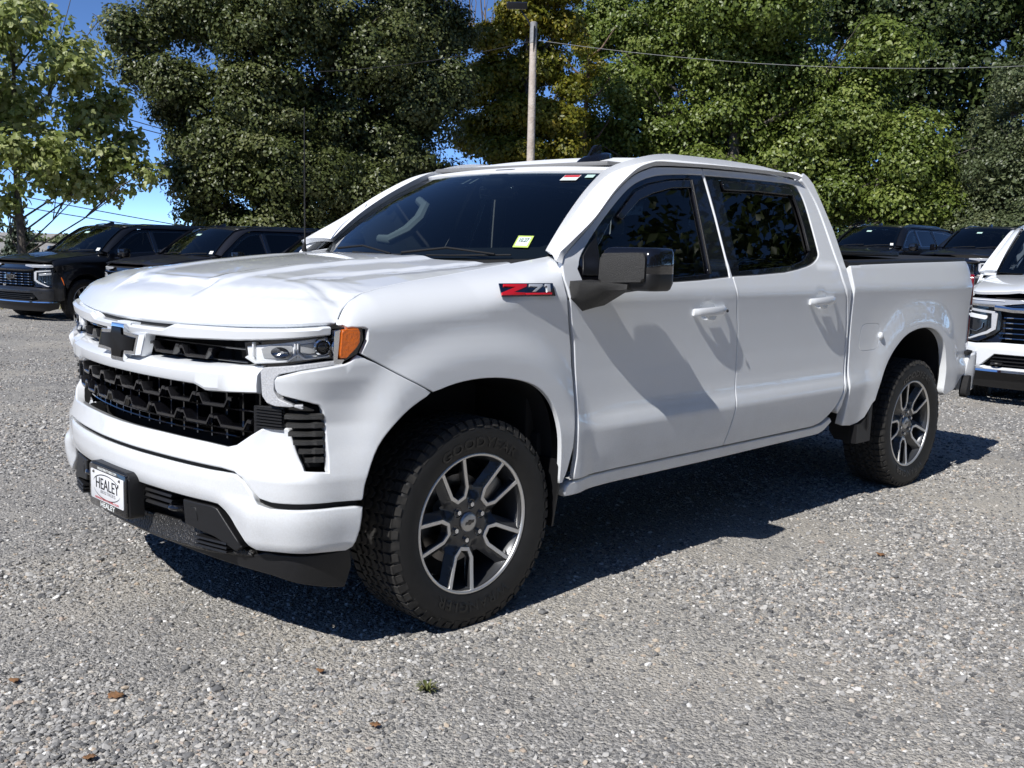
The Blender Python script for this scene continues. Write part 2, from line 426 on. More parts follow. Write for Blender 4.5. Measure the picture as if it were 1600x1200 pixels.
STONE_C = [(0,(.155,.153,.150)),(.25,(.25,.246,.238)),(.5,(.335,.327,.312)),(.72,(.41,.398,.376)),(.88,(.46,.435,.385)),(1.,(.56,.545,.52))]
def cellcol(v):
    s = t.nodes.new('ShaderNodeSeparateColor'); t.links.new(v.outputs['Color'], s.inputs[0]); return ramp(s.outputs[0], STONE_C)
c1_, c2_, c3_ = cellcol(v1), cellcol(v2), cellcol(v3)
nA = noi(1.1,5); nB = noi(.35,4); nC = noi(7,5)
fine = mixc(.45, c1_.outputs[0], c2_.outputs[0])
big = ramp(nC.outputs[0], [(.50,(0,0,0)),(.60,(1,1,1))])
cc = mixc(big.outputs[0], fine.outputs[0], mixc(.5,c3_.outputs[0],c1_.outputs[0]).outputs[0])
dust = ramp(nA.outputs[0], [(.42,(0,0,0)),(.62,(.85,.85,.85))])
cc = mixc(dust.outputs[0], cc.outputs[0], mixc(.35,(.47,.438,.385),c2_.outputs[0]).outputs[0])
tone = ramp(nB.outputs[0], [(.35,(.80,.80,.81)),(.65,(1.14,1.12,1.08))])
cc = mixc(1.0, cc.outputs[0], tone.outputs[0], 'MULTIPLY')
t.links.new(cc.outputs[0], b.inputs['Base Color'])
ht = t.nodes.new('ShaderNodeMath'); ht.operation = 'ADD'
for v, k, i in ((v1,-1.0,0),(v2,-.5,1)):
    m = t.nodes.new('ShaderNodeMath'); m.operation = 'MULTIPLY'; m.inputs[1].default_value = k; t.links.new(v.outputs['Distance'], m.inputs[0]); t.links.new(m.outputs[0], ht.inputs[i])
bp = t.nodes.new('ShaderNodeBump'); bp.inputs['Strength'].default_value = .7; bp.inputs['Distance'].default_value = .016; t.links.new(ht.outputs[0], bp.inputs['Height']); t.links.new(bp.outputs[0], b.inputs['Normal'])
mesh_obj('ground', V, F, gm, kind='structure')

# loose stones: points with their own size and turn, a handful of stone shapes set on them
smat = bpy.data.materials.new('crushed_stone'); smat.use_nodes = True; t = smat.node_tree; b = t.nodes['Principled BSDF']; b.inputs['Roughness'].default_value = .85; b.inputs['Specular IOR Level'].default_value = .3
oi = t.nodes.new('ShaderNodeObjectInfo'); tc = t.nodes.new('ShaderNodeTexCoord')
r = ramp(oi.outputs['Random'], [(0,(.10,.10,.102)),(.28,(.215,.212,.207)),(.55,(.335,.326,.312)),(.78,(.45,.438,.415)),(.88,(.56,.535,.49)),(.915,(.50,.41,.31)),(.94,(.40,.33,.28)),(.965,(.62,.61,.585)),(1.,(.76,.75,.72))])
nn = noi(60,4); tn = ramp(nn.outputs[0], [(.3,(.78,.78,.78)),(.7,(1.2,1.2,1.2))]); mm = mixc(1., r.outputs[0], tn.outputs[0], 'MULTIPLY'); t.links.new(mm.outputs[0], b.inputs['Base Color'])
stones = bpy.data.collections.new('stone_shapes')
rs = np.random.default_rng(11)
for k in range(7):
    bm = bmesh.new(); bmesh.ops.create_icosphere(bm, subdivisions=1 if k < 5 else 2, radius=1.)
    sc3 = np.array([1,rs.uniform(.62,.95),rs.uniform(.38,.62)])
    pl = rs.normal(size=(6,3)); pl /= np.linalg.norm(pl,axis=1,keepdims=True); dl = rs.uniform(.55,.85,6)
    for v in bm.verts:
        p = np.array(v.co)*rs.uniform(.86,1.14)
        for q, d_ in zip(pl,dl):
            e = p@q-d_
            if e > 0: p = p-q*e
        v.co = p*sc3
    me = bpy.data.meshes.new('stone'); bm.to_mesh(me); bm.free(); me.materials.append(smat)
    so = bpy.data.objects.new('stone', me); stones.objects.link(so)
def ring_pts(r0, r1, dens):
    # a wide fan of lot in front of and beside the camera
    a0, a1 = R(45.46-52), R(45.46+52); n = int(dens*.5*(a1-a0)*(r1*r1-r0*r0)); a = rs.uniform(a0,a1,n); r_ = np.sqrt(rs.uniform(r0*r0,r1*r1,n)); return np.stack([-2.593+r_*np.cos(a),-3.805+r_*np.sin(a)],1)
def vnoise(p, s, seed):
    g = np.random.default_rng(seed).uniform(size=(64,64)); q = p/s; i = np.floor(q).astype(int); f = q-i; f = f*f*(3-2*f)
    G = lambda a, c: g[(i[:,0]+a)%64,(i[:,1]+c)%64]
    return (G(0,0)*(1-f[:,0])+G(1,0)*f[:,0])*(1-f[:,1])+(G(0,1)*(1-f[:,0])+G(1,1)*f[:,0])*f[:,1]
PT = []; SCL = []
for r0, r1, dens, lo_, hi_ in ((1.6,4.8,8200,.0042,.0125),(4.8,8,3600,.0060,.0130),(8,14,1100,.008,.015),(14,26,220,.010,.018),(1.6,5,700,.011,.0185),(5,11,300,.011,.019),(1.6,9,18,.016,.028)):
    p = ring_pts(r0,r1,dens); nz = .6*vnoise(p,.55,1)+.4*vnoise(p,1.9,2); k = rs.uniform(size=len(p)) < np.clip((nz-.20)*2.4,.28,1); p = p[k]; nz = nz[k]
    s = lo_+(hi_-lo_)*rs.uniform(size=len(p))**2.2*np.clip(.55+nz*.9,.6,1.25); PT.append(p); SCL.append(s)
PT = np.vstack(PT); SCL = np.concatenate(SCL)
k = np.ones(len(PT),bool)
for x in (0,3.745):
    for y in (-.86,.86): k &= ~((np.abs(PT[:,0]-x) < .13)&(np.abs(PT[:,1]-y) < .16))
PT = PT[k]; SCL = SCL[k]; NP = len(PT)
me = bpy.data.meshes.new('gravel'); me.vertices.add(NP)
me.vertices.foreach_set('co', np.stack([PT[:,0],PT[:,1],ground_z(PT[:,0],PT[:,1])+SCL*rs.uniform(-.05,.28,NP)],1).ravel())
at = me.attributes.new('scl','FLOAT','POINT'); at.data.foreach_set('value', SCL.astype(np.float32))
at = me.attributes.new('rot','FLOAT_VECTOR','POINT'); at.data.foreach_set('vector', np.stack([rs.normal(0,.30,NP),rs.normal(0,.30,NP),rs.uniform(0,6.283,NP)],1).astype(np.float32).ravel())
at = me.attributes.new('pick','INT','POINT'); at.data.foreach_set('value', rs.integers(0,7,NP).astype(np.int32))
go = link('gravel', me, kind='stuff')
ng = bpy.data.node_groups.new('loose_gravel','GeometryNodeTree'); ng.interface.new_socket('Geometry',in_out='INPUT',socket_type='NodeSocketGeometry'); ng.interface.new_socket('Geometry',in_out='OUTPUT',socket_type='NodeSocketGeometry')
N_ = ng.nodes; gi = N_.new('NodeGroupInput'); go_ = N_.new('NodeGroupOutput'); ip = N_.new('GeometryNodeInstanceOnPoints'); ci = N_.new('GeometryNodeCollectionInfo')
ci.inputs['Collection'].default_value = stones; ci.inputs['Separate Children'].default_value = True; ci.inputs['Reset Children'].default_value = True
def named(nm, ty):
    q = N_.new('GeometryNodeInputNamedAttribute'); q.data_type = ty; q.inputs['Name'].default_value = nm; return [o for o in q.outputs if o.enabled][0]
L_ = ng.links
L_.new(gi.outputs[0], ip.inputs['Points']); L_.new(ci.outputs[0], ip.inputs['Instance']); ip.inputs['Pick Instance'].default_value = True
L_.new(named('pick','INT'), ip.inputs['Instance Index']); L_.new(named('rot','FLOAT_VECTOR'), ip.inputs['Rotation']); L_.new(named('scl','FLOAT'), ip.inputs['Scale']); L_.new(ip.outputs[0], go_.inputs[0])
md = go.modifiers.new('scatter','NODES'); md.node_group = ng

# plan curve of the body, driver half: (x, |y|) from the nose round to the tail
_half=[(-.96,0),(-.958,.1),(-.952,.2),(-.928,.4),(-.888,.6),(-.832,.8),(-.775,.925),(-.66,.985),(-.45,1.0),(-.2,1.0),(1,1.0),(2.5,1.0),(4.2,1.0),(4.5,.99),(4.62,.965),(4.66,.90),(4.67,.7),(4.67,0)]
_c=chaikin(_half,4)
_seg=np.hypot(*np.diff(_c,axis=0).T); _U=np.r_[0,np.cumsum(_seg)]
def P2(u):
    u=np.asarray(u,float); a=np.abs(u); s=np.where(u<0,-1.,1.)
    x=np.interp(a,_U,_c[:,0]); y=np.interp(a,_U,_c[:,1])
    return x,-s*y
def N2(u):
    e=.02
    x1,y1=P2(np.asarray(u)-e); x2,y2=P2(np.asarray(u)+e)
    tx,ty=x2-x1,y2-y1; L=np.hypot(tx,ty); tx,ty=tx/L,ty/L
    return ty,-tx     # outward
def W(u,z,d):
    u,z,d=np.broadcast_arrays(np.asarray(u,float),np.asarray(z,float),np.asarray(d,float))
    x,y=P2(u); nx,ny=N2(u)
    return np.stack([x+nx*d,y+ny*d,z],-1)
def u_of_x(x):
    m=slice(int(np.argmax(_c[:,1]>.9)),int(np.argmax(_c[:,0]>4.66)))
    return np.interp(x,_c[m,0],_U[m])
def sm(a,b,x):
    t=np.clip((np.asarray(x,float)-a)/(b-a),0,1); return t*t*(3-2*t)
_pz=np.array([.30,.46,.58,.69,.715,.78,.84,.95,1.05,1.15,1.225,1.262,1.375])
_pd=np.array([-.06,-.022,.000,.014,.016,-.004,-.009,-.011,-.009,-.005,.000,.004,-.030])
def prof(z):
    z=np.asarray(z,float); k=np.zeros_like(z)
    for o,w in ((-.018,.25),(0,.5),(.018,.25)): k=k+w*np.interp(z+o,_pz,_pd)
    return np.where(z>1.375+.018, -.030-.42*(z-1.375), np.where(z>1.357,-.030-.30*(z-1.375),k))
AF=(0.0,.43,.505,.56); AR=(3.745,.43,.505,.56)
def arch_r(x,z,a):
    dx=np.abs(x-a[0])/.50; dz=np.maximum(z-a[1],0)/.545
    return (dx**2.5+dz**2.5)**(1/2.5)
def side_d(x,z):
    x=np.asarray(x,float); z=np.asarray(z,float)
    d=prof(z)
    for a in (AF,AR):
        r=arch_r(x,z,a)
        fl=(.024*(1-sm(1.10,1.36,r)) if a is AF else .017*(1-sm(1.08,1.45,r)))
        # the panel behind the flare runs level, so the body line fades out at the arch
        k=1-sm(1.0,1.75,r)
        d=np.where(z<1.30,d*(1-.8*k*(1-sm(1.18,1.3,z))),d)+fl*(1-sm(1.12,1.30,z))
    return d
def SIDE(x,z,o=0):
    x=np.asarray(x,float); z=np.asarray(z,float)
    return W(u_of_x(x),z,side_d(x,z)+o)
# ================================================================== the white pickup
truck = thing('pickup_truck', 'white crew cab pickup truck with black grille and black mirrors parked on gravel', 'pickup truck')
DR = (False, True)                                  # driver's side as built, passenger's side mirrored

def front_d(u, z):
    a = np.abs(np.asarray(u,float)); z = np.asarray(z,float)
    dF = np.interp(z,[.55,.60,.668,.76,.85,.93,1.0,1.05,1.1],[-.012,-.004,0,-.024,-.040,-.030,-.010,-.008,-.030])
    dF = dF-.030*sm(.74,.84,a)*(1-sm(.96,1.06,a))*sm(.668,.72,z)*(1-sm(.80,.90,z))
    x, _ = P2(a)
    w = sm(1.08,1.34,a)
    return (1-w)*dF+w*side_d(x,z)
FRONT = lambda u, z: W(u, z, front_d(u,z))
def off(d): return lambda u, z: W(u, z, 0*np.asarray(u)+d)
SD = lambda o=0.: (lambda x, z: SIDE(x, z, o))
def sym(pts):
    """mirror a half outline (u>=0, first and last on u=0) to a whole one"""
    p = list(pts); return p+[(-a,b) for a,b in p[::-1] if abs(a) > 1e-6]

ARCH_F = crom([(-.532,.588),(-.522,.652),(-.475,.762),(-.400,.846),(-.304,.906),(-.174,.950),(-.02,.966),(.133,.955),(.262,.922),(.345,.868),(.398,.795),(.424,.705),(.432,.60),(.430,.50)],4)
ARCH_R = crom([(3.175,.500),(3.178,.602),(3.242,.736),(3.340,.858),(3.488,.957),(3.635,.999),(3.800,1.010),(3.955,.985),(4.075,.912),(4.130,.800),(4.140,.664),(4.125,.547)],4)

# ---- hood
_hq = [0,.012,.030,.05,.085,.15,.25,.5,.75,1.0,1.25,1.6]; _hz = [1.146,1.165,1.186,1.215,1.252,1.292,1.320,1.355,1.380,1.400,1.412,1.42]
_sx = [-1.,-.80,-.70,-.64,-.613,-.594,-.560,-.526,-.46,-.345,-.20,-.01,.20,.347,.42,.56]
_sy = [.96,.960,.962,.960,.952,.934,.915,.900,.880,.858,.838,.820,.806,.80,.80,.80]
_sz = [1.140,1.142,1.144,1.148,1.158,1.198,1.236,1.258,1.283,1.303,1.322,1.343,1.370,1.390,1.400,1.420]
def lipx(y):
    y = np.abs(y); p = W(np.linspace(0,1.35,300),0,-.05); return np.interp(y, -p[:,1], p[:,0])
def _H(q):
    k = np.interp(q,[0,.05,.12],[.003,.004,.02]); return .5*np.interp(q,_hq,_hz)+.25*(np.interp(np.maximum(q-k,0),_hq,_hz)+np.interp(q+k,_hq,_hz))
_lip = W(np.linspace(-1.118,1.118,180),0,-.05)[:,:2]
def lip_dist(x, y):
    x, y = np.broadcast_arrays(np.asarray(x,float),np.asarray(y,float)); P = np.stack([x.ravel(),y.ravel()],1); out = np.empty(len(P))
    A = _lip[:-1]; D = np.diff(_lip,axis=0); L = (D**2).sum(1)
    for i in range(0,len(P),4000):
        q = P[i:i+4000,None,:]-A[None]; t = np.clip((q*D).sum(2)/L,0,1); out[i:i+4000] = np.sqrt(((q-t[...,None]*D)**2).sum(2).min(1))
    return out.reshape(x.shape)
def hood_z(x, y):
    x = np.asarray(x,float); y = np.asarray(y,float); ys = np.interp(x,_sx,_sy); a = np.clip(np.abs(y)/ys,0,1.02)
    q = lip_dist(x,y); qs = lip_dist(x,ys)
    bst = .034*a**2*(1-sm(.03,.12,q))
    dr = np.maximum(_H(qs)+.034*(1-sm(.03,.12,qs))-np.interp(x,_sx,_sz),0)*sm(-.62,-.56,x)
    z = _H(q)-dr*a**3+bst
    ay = np.abs(y)
    e = .355+.045*sm(.3,1.0,q)                                # dome edge, slightly fanning out towards the windscreen
    z = z+.011*np.clip((e+.045-ay)/.045,0,1)*sm(.14,.20,q)
    z = z-.007*np.clip((e-.06-ay)/.05,0,1)*sm(.16,.22,q)        # shallow valley between the two ridges
    z = z-.016*np.clip((.335-ay)/.02,0,1)*np.clip((q-.062)/.10,0,1)*np.clip((.185-q)/.02,0,1)
    v = .60+.07*sm(.3,1.1,q)
    z = z-.008*np.maximum(0,1-np.abs(ay-v)/np.where(ay < v,.035,.11))*sm(.18,.40,q)
    return z
HOOD = lambda x, y: np.stack(np.broadcast_arrays(x, y, hood_z(x,y)),-1)
us = np.linspace(0,1.118,40); lp = W(us,0,-.05)
half = [(p[0],-p[1]) for p in lp]                                     # (x, |y|) of the lip
seam = [(x,y) for x,y in zip(_sx,_sy) if x > -.615 and x < .40]
cowl = [(.385,.74),(.30,.62),(.245,.50),(.215,.36),(.20,.18),(.195,0)]
hh = half+seam+cowl
hood = sheet('hood', WHITE, truck, [(x,-y) for x,y in hh]+[(x,y) for x,y in hh[::-1] if y > 1e-6], HOOD, h=.017, thick=.022, roll=.005, gap=.0040)

# ---- fenders
_zx = [-.7,-.5,-.3,.0,.25,.47,.6]; _zz = [1.145,1.155,1.17,1.20,1.25,1.325,1.35]
def FEND(x, v):
    x = np.asarray(x,float); v = np.asarray(v,float); zs = np.interp(x,_zx,_zz)
    lo = SIDE(x, np.minimum(v,zs)); p0 = SIDE(x, zs); e = SIDE(x, zs-.02); t0 = (p0-e)/.02
    t = np.clip((v-zs)/.30,0,1.1)[...,None]
    p1 = np.stack([p0[...,0], -np.interp(x,_sx,_sy), np.interp(x,_sx,_sz)],-1)
    L = np.linalg.norm(p1-p0,axis=-1,keepdims=True)
    m0 = t0*L*1.15; m1 = np.zeros_like(p1); m1[...,1] = 1.0; m1[...,2] = .22; m1 = m1*L*.9
    hm = (2*t**3-3*t**2+1)*p0+(t**3-2*t**2+t)*m0+(-2*t**3+3*t**2)*p1+(t**3-t**2)*m1
    return np.where((v > zs)[...,None], hm, lo)
ftop = [(x, float(np.interp(x,_zx,_zz))+.30) for x in np.linspace(.575,-.606,32)]
fsm = [(-.603,1.375),(-.59,1.26),(-.56,1.215),(-.528,1.200),(-.512,1.185),(-.514,1.13),(-.540,1.086),(-.444,1.037),(-.346,.985),(-.246,.934)]
farc = [tuple(p) for p in ARCH_F if p[0] > -.235]
frear = [(.452,.50),(.478,.55),(.508,.644),(.516,.80),(.518,.93),(.505,1.061),(.478,1.20),(.460,1.289),(.458,1.340),(.464,1.375),(.50,1.42),(.535,1.48),(.565,1.55),(.578,1.64)]
fend_out = farc+frear+ftop+fsm
for mi in DR:
    f = sheet('front_fender', WHITE, truck, fend_out, FEND, h=.03, thick=.02, roll=.004, gap=.0016, mirror=mi)
    # fender badge: red slanted letter over a chrome number with a red bar under it
    if True:
        bp = SIDE(.245,1.302,.0); 
        bN = surf_normals(FEND, np.array([[.245,1.302]]))[0]
        bP = FEND(np.array([.245]),np.array([1.300]))[0]
        if bN[1] > 0: bN = -bN
        if mi: bP = bP*[1,-1,1]; bN = bN*[1,-1,1]
        M = frame_at(bP, bN)
        bd = thing('fender_badge', None, None); del bd['label']; del bd['category']; bd.parent = f; bd.matrix_local = M
        sh = lambda P, k=.30: [(x+k*(y+.0),y) for x,y in P]
        bgp = sh([(-.138,-.026),(.136,-.026),(.136,.030),(-.138,.030)],.10)
        g = bd
        bd2 = prism('badge_plate', DKCHROME, g, bgp, 0, .005, bevel=.002)
        z_ = sh([(-.126,.024),(-.010,.024),(-.010,.012),(-.088,-.012),(-.022,-.012),(-.022,-.022),(-.136,-.022),(-.136,-.011),(-.058,.013),(-.126,.013)],.30)
        prism('badge_letter', RED, g, z_, .004, .011, bevel=.0015)
        s7 = sh([(.004,.024),(.072,.024),(.072,.014),(.034,-.010),(.016,-.010),(.052,.013),(.004,.013)],.3)
        prism('badge_numeral', BADGESILVER, g, s7, .004, .010, bevel=.0015)
        s1 = sh([(.086,.024),(.112,.024),(.112,-.010),(.096,-.010),(.096,.014),(.086,.014)],.3)
        prism('badge_numeral', BADGESILVER, g, s1, .004, .010, bevel=.0015)
        prism('badge_bar', RED, g, sh([(-.018,-.014),(.118,-.014),(.118,-.022),(-.018,-.022)],.3), .004, .010, bevel=.0015)

# ---- front fascia, bumper
fas_half = [(0,.759),(.30,.760),(.55,.757),(.66,.753),(.700,.764),(.800,.828),(.905,.834),(.955,.752),(.990,.702),(1.072,.694),(1.076,.74),(1.070,.86),(1.062,.895),(1.045,.915),(.960,.934),(.900,.945),(.882,.954),(.876,.968),(.878,.998),(.888,1.012),(.975,1.033),(1.075,1.046),(1.13,1.054),(1.160,1.066),(1.186,1.086)]
ux = lambda x: float(u_of_x(x))
fas_half += [(ux(-.444),1.037),(ux(-.346),.985),(ux(-.246),.934)]
fas_half += [(ux(p[0]),p[1]) for p in ARCH_F[::-1] if p[0] < -.25]
fas_half += [(ux(-.531),.579),(1.10,.583),(1.0,.583),(.87,.582),(.82,.590),(.78,.625),(.745,.655),(.71,.672),(.65,.677),(.3,.680),(0,.681)]
fascia = sheet('front_fascia', WHITE, truck, sym(fas_half), FRONT, h=.026, thick=.035, roll=.007, gap=.001)
def bump_d(u, z):
    a = np.abs(np.asarray(u,float)); z = np.asarray(z,float)
    k = sm(.58,.82,a)
    d = (1-k)*np.interp(z,[.50,.535,.56,.60,.655,.675,.69],[-.03,-.014,-.002,.006,.004,-.004,-.02])+k*np.interp(z,[.38,.40,.43,.50,.55,.575,.60],[-.05,-.032,-.008,.008,.010,.004,-.012])
    w = sm(1.08,1.34,a); x,_ = P2(a)
    d = d+.012*np.exp(-((a-.80)/.06)**2)
    return (1-w)*d+w*(side_d(x,np.maximum(z,.50))-.30*np.maximum(.44-z,0)+.004)
BUMP = lambda u, z: W(u, z, bump_d(u,z))
bmp_half = [(0,.672),(.3,.671),(.65,.668),(.715,.662),(.752,.645),(.79,.610),(.825,.580),(.87,.570),(1.0,.571),(1.10,.571),(ux(-.535),.566),(ux(-.545),.48),(ux(-.562),.415),(1.15,.398),(1.05,.402),(.90,.404),(.800,.402),(.770,.415),(.70,.475),(.655,.520),(.625,.540),(.58,.541),(.46,.541),(.16,.545),(0,.548)]
bumper = sheet('front_bumper', WHITE, truck, sym(bmp_half), BUMP, h=.026, thick=.05, roll=.010, gap=0)
sheet('bumper_gap_strip', MATBLK, bumper, sym([(0,.70),(.75,.70),(.80,.65),(.84,.60),(1.20,.60),(1.20,.55),(.78,.55),(.70,.64),(0,.65)]), lambda u,z: W(u,z,-.030+0*u), h=.06, thick=0)

# ---- grille
grille = thing('grille', None, None); del grille['label']; del grille['category']; grille.parent = truck
sheet('grille_backing', MATBLK, grille, sym([(0,1.16),(1.05,1.16),(.72,1.03),(.80,.95),(.80,.83),(.69,.74),(0,.74)]), off(-.17), h=.08, thick=0)
def bar(name, m, parent, u0, u1, sec, n=48):
    ss = np.linspace(u0,u1,n); rings = []
    for u in ss: rings.append([W(u, z, d) for d, z in sec(u)])
    return loft(name, m, parent, rings, auto=28)
ub_b = lambda u: float(np.interp(abs(u),[0,.4,.7,.9,1.09],[1.101,1.105,1.118,1.134,1.148]))
ub_t = lambda u: float(np.interp(abs(u),[0,.30,.36,.7,.9,1.09],[1.132,1.134,1.153,1.160,1.170,1.178]))
def ub_sec(u):
    b, t = ub_b(u), ub_t(u); k = .010 if abs(u) < 1.05 else .004
    return [(-.09,b),(-.045,b),(-.036,b+.005),(-.032,t-k),(-.044,t),(-.09,t)]
bar('upper_grille_bar', WHITE, grille, -1.092, 1.092, ub_sec, 150)
sheet('hood_gap_seal', MATBLK, grille, sym([(0,1.16),(.36,1.165),(1.09,1.19),(1.09,1.15),(.3,1.12),(0,1.12)]), off(-.075), h=.06, thick=0)
mb_b = lambda u: float(np.interp(abs(u),[0,.49,.55,.65,.80],[.951,.949,.931,.936,.946]))
mb_t = lambda u: float(np.interp(abs(u),[0,.4,.64,.80],[.999,1.001,1.006,1.014]))
def mb_sec(u):
    b, t = mb_b(u), mb_t(u); e = sm(.63,.67,abs(u))*.012
    return [(-.12,b+.004),(-.040,b),(-.026,b+.006),(-.020-e*.4,b+.016+e),(-.018-e,t-.006),(-.024-e,t),(-.065,t+.022),(-.12,t+.024)]
bar('middle_grille_bar', WHITE, grille, -.795, .795, mb_sec, 150)
# wing shaped grille cups, each its own piece, in three rows
def cup(u0, z0, w=.092, back=.055, d0=-.050):
    prof_ = [(-1.0,.016),(-.80,.018),(-.60,-.010),(.60,-.010),(.80,.018),(1.0,.016)]
    A = resample(np.array(prof_)*[w,1], .02, closed=False)
    rings = []
    for a, z in A:
        u = u0+a; rings.append([W(u,z0+z+.0065,d0-.004), W(u,z0+z+.004,d0), W(u,z0+z-.005,d0), W(u,z0+z-.007,d0-.006), W(u,z0+z-.004,d0-back), W(u,z0+z+.004,d0-back)])
    return loft('grille_cup', GLOSSBLK, grille, rings, auto=25)
for z0, lim, ph in ((1.060,.64,.5),(.898,.74,0),(.828,.70,.5)):
    n = 8
    for k in range(-n, n+1):
        u0 = (k+ph)*.187
        if abs(u0) > lim or (z0 > 1 and abs(u0) < .17): continue
        cup(u0, z0-.006*abs(u0))
for z0, lim in ((1.040,.70),(1.085,.70),(.870,.76),(.798,.72),(.775,.66)):
    bar('grille_rib', GLOSSBLK, grille, -lim, lim, lambda u, z0=z0: [(-.12,z0-.003),(-.085,z0-.003),(-.083,z0),(-.085,z0+.003),(-.12,z0+.003)], 40)
for k in range(-9,10):
    u0 = k*.083
    if abs(u0) < .75: loft('grille_upright', GLOSSBLK, grille, [[W(u0-.004,z,-.095),W(u0+.004,z,-.095),W(u0+.004,z,-.15),W(u0-.004,z,-.15)] for z in (.76+.05*sm(.6,.75,abs(u0)),.85,.94)], auto=20)
# bowtie emblem on the grille
Me = Matrix(((0,0,-1,-.922),(-1,0,0,0),(0,1,0,1.063),(0,0,0,1)))
def bow(sx=1., sy=1., g=0.):
    P = [(-.045,.066),(.058,.066),(.0525,.036),(.175,.036),(.140,-.034),(.0505,-.034),(.045,-.066),(-.058,-.066),(-.0525,-.034),(-.175,-.034),(-.140,.036),(-.0505,.036)]
    P = np.array(P)*[sx,sy]
    return inset_poly(P,-g) if g else P
BLACKFACE = mat('emblem_black',(.004,.004,.005),rough=.3,spec=.2)
emb = prism('emblem', CHROME, grille, bow(g=.004), -.01, .024, Me, bevel=.003)
prism('emblem_socket', WHITE, emb, bow(g=.010), -.04, -.001, Me, bevel=.004)
prism('emblem_face', BLACKFACE, emb, bow(g=-.009), .02, .029, Me, bevel=.004)

# ---- headlights
def uz(P): return [(np.interp(x,[60,150,430,735,940],[.713,.769,.935,1.097,1.210]), 1.145-(y-215)*.000467+(min(x,735)-735)*1.5e-5) for x, y in P]
for mi in DR:
    hl = sheet('headlight', GLOSSBLK, truck, [(.690,1.112),(.90,1.137),(1.094,1.150),(1.098,1.187),(1.15,1.193),(1.208,1.191),(1.216,1.13),(1.19,1.080),(1.13,1.040),(.97,1.02),(.892,1.006),(.87,.99),(.868,.962),(.895,.938),(1.02,.905),(1.05,.898),(1.04,.885),(.90,.89),(.82,.895),(.792,.905),(.782,.95),(.790,1.028),(.745,1.045),(.700,1.066)], lambda u,z: W(u,z,-.075+.055*sm(1.10,1.20,u)), h=.04, thick=.05, roll=.004, mirror=mi)
    sheet('lamp_reflector', LAMPWHITE, hl, uz([(62,288),(430,243),(735,218),(735,372),(150,416),(72,366)]), off(-.064), h=.03, thick=.01, mirror=mi)
    sheet('lamp_bowl', LAMPDARK, hl, uz([(172,300),(250,270),(425,262),(428,345),(392,382),(195,378)]), lambda u,z: W(u,z,-.060), h=.02, thick=.004, mirror=mi)
    sheet('lamp_bowl', LAMPDARK, hl, uz([(490,262),(715,248),(715,335),(520,350),(490,325)]), lambda u,z: W(u,z,-.060), h=.02, thick=.004, mirror=mi)
    pc = W(1.066,1.109,-.055); pn = np.array([*N2(1.066),0.])
    if mi: pc = pc*[1,-1,1]; pn = pn*[1,-1,1]
    Mp = frame_at(pc, pn)
    bm = bmesh.new(); bmesh.ops.create_uvsphere(bm, u_segments=24, v_segments=12, radius=.021, matrix=Mp @ Matrix.Diagonal((1,1,.6,1))); bm_obj('projector_lens', bm, GLOSSBLK, hl)
    ring = [[tuple(Mp @ Vector((r*math.cos(t),r*math.sin(t),z))) for r,z in ((.022,.0),(.024,.012),(.029,.008),(.030,-.004))] for t in np.linspace(0,2*math.pi,25)]
    loft('projector_ring', CHROME, hl, ring, closed=False, caps=False)
    pc2 = W(.880,1.088,-.058); pn2 = np.array([*N2(.88),0.])
    if mi: pc2 = pc2*[1,-1,1]; pn2 = pn2*[1,-1,1]
    Mp2 = frame_at(pc2, pn2)
    ring = [[tuple(Mp2 @ Vector((r*1.9*math.cos(t),r*math.sin(t),z))) for r,z in ((.004,-.002),(.014,.004),(.019,.010))] for t in np.linspace(0,2*math.pi,25)]
    loft('bowl_mirror', DKCHROME, hl, ring, closed=False, caps=False)
    for P in ([(70,368),(150,416),(398,394),(480,342),(535,380),(735,366),(735,345),(545,358),(484,318),(392,372),(160,392),(95,352)],):
        sheet('chrome_strip', BRIGHT, hl, uz(P), off(-.044), h=.02, thick=.012, roll=.003, mirror=mi)
    for x0 in (128,452,478): sheet('chrome_divider', LAMPWHITE, hl, uz([(x0-9,250+.0*x0),(x0+9,248),(x0+9,372),(x0-9,376)]), off(-.052), h=.02, thick=.012, roll=.003, mirror=mi)
    sheet('clear_lens', CLEAR, hl, uz([(56,284),(430,238),(738,212),(738,376),(735,380),(150,420),(66,370)]), lambda u,z: W(u,z,-.034), h=.02, thick=.0, mirror=mi)
    sheet('side_marker', AMBER, hl, [(1.128,1.170),(1.160,1.174),(1.184,1.174),(1.192,1.160),(1.190,1.126),(1.179,1.107),(1.143,1.071),(1.117,1.072),(1.124,1.158)], lambda u,z: W(u,z,-.014+.012*sm(1.12,1.2,u)), h=.012, thick=.02, roll=.003, mirror=mi)
    sheet('marker_trim', CHROME, hl, [(1.100,1.166),(1.128,1.172),(1.117,1.072),(1.147,1.069),(1.125,1.048),(1.097,1.050)], lambda u,z: W(u,z,-.024), h=.02, thick=.02, roll=.002, mirror=mi)
    sheet('daytime_lamp', DRLMAT, hl, round_poly([(.806,1.026),(.818,1.038),(.90,1.047),(1.075,1.064),(1.110,1.066),(1.110,1.050),(.98,1.034),(.885,1.016),(.868,.998),(.866,.960),(.884,.938),(.930,.924),(.99,.910),(.930,.908),(.868,.908),(.834,.916),(.812,.940)],.006), lambda u,z: W(u,z,-.030+.006*sm(1.0,1.1,u)), h=.018, thick=.03, roll=.004, mirror=mi)
    # side vent with six blades, and the ribbed panel between grille and vent
    vt = sheet('bumper_vent', MATBLK, truck, [(.88,.91),(1.075,.91),(1.08,.69),(.985,.69),(.94,.75),(.88,.83)], off(-.085), h=.04, thick=0, mirror=mi)
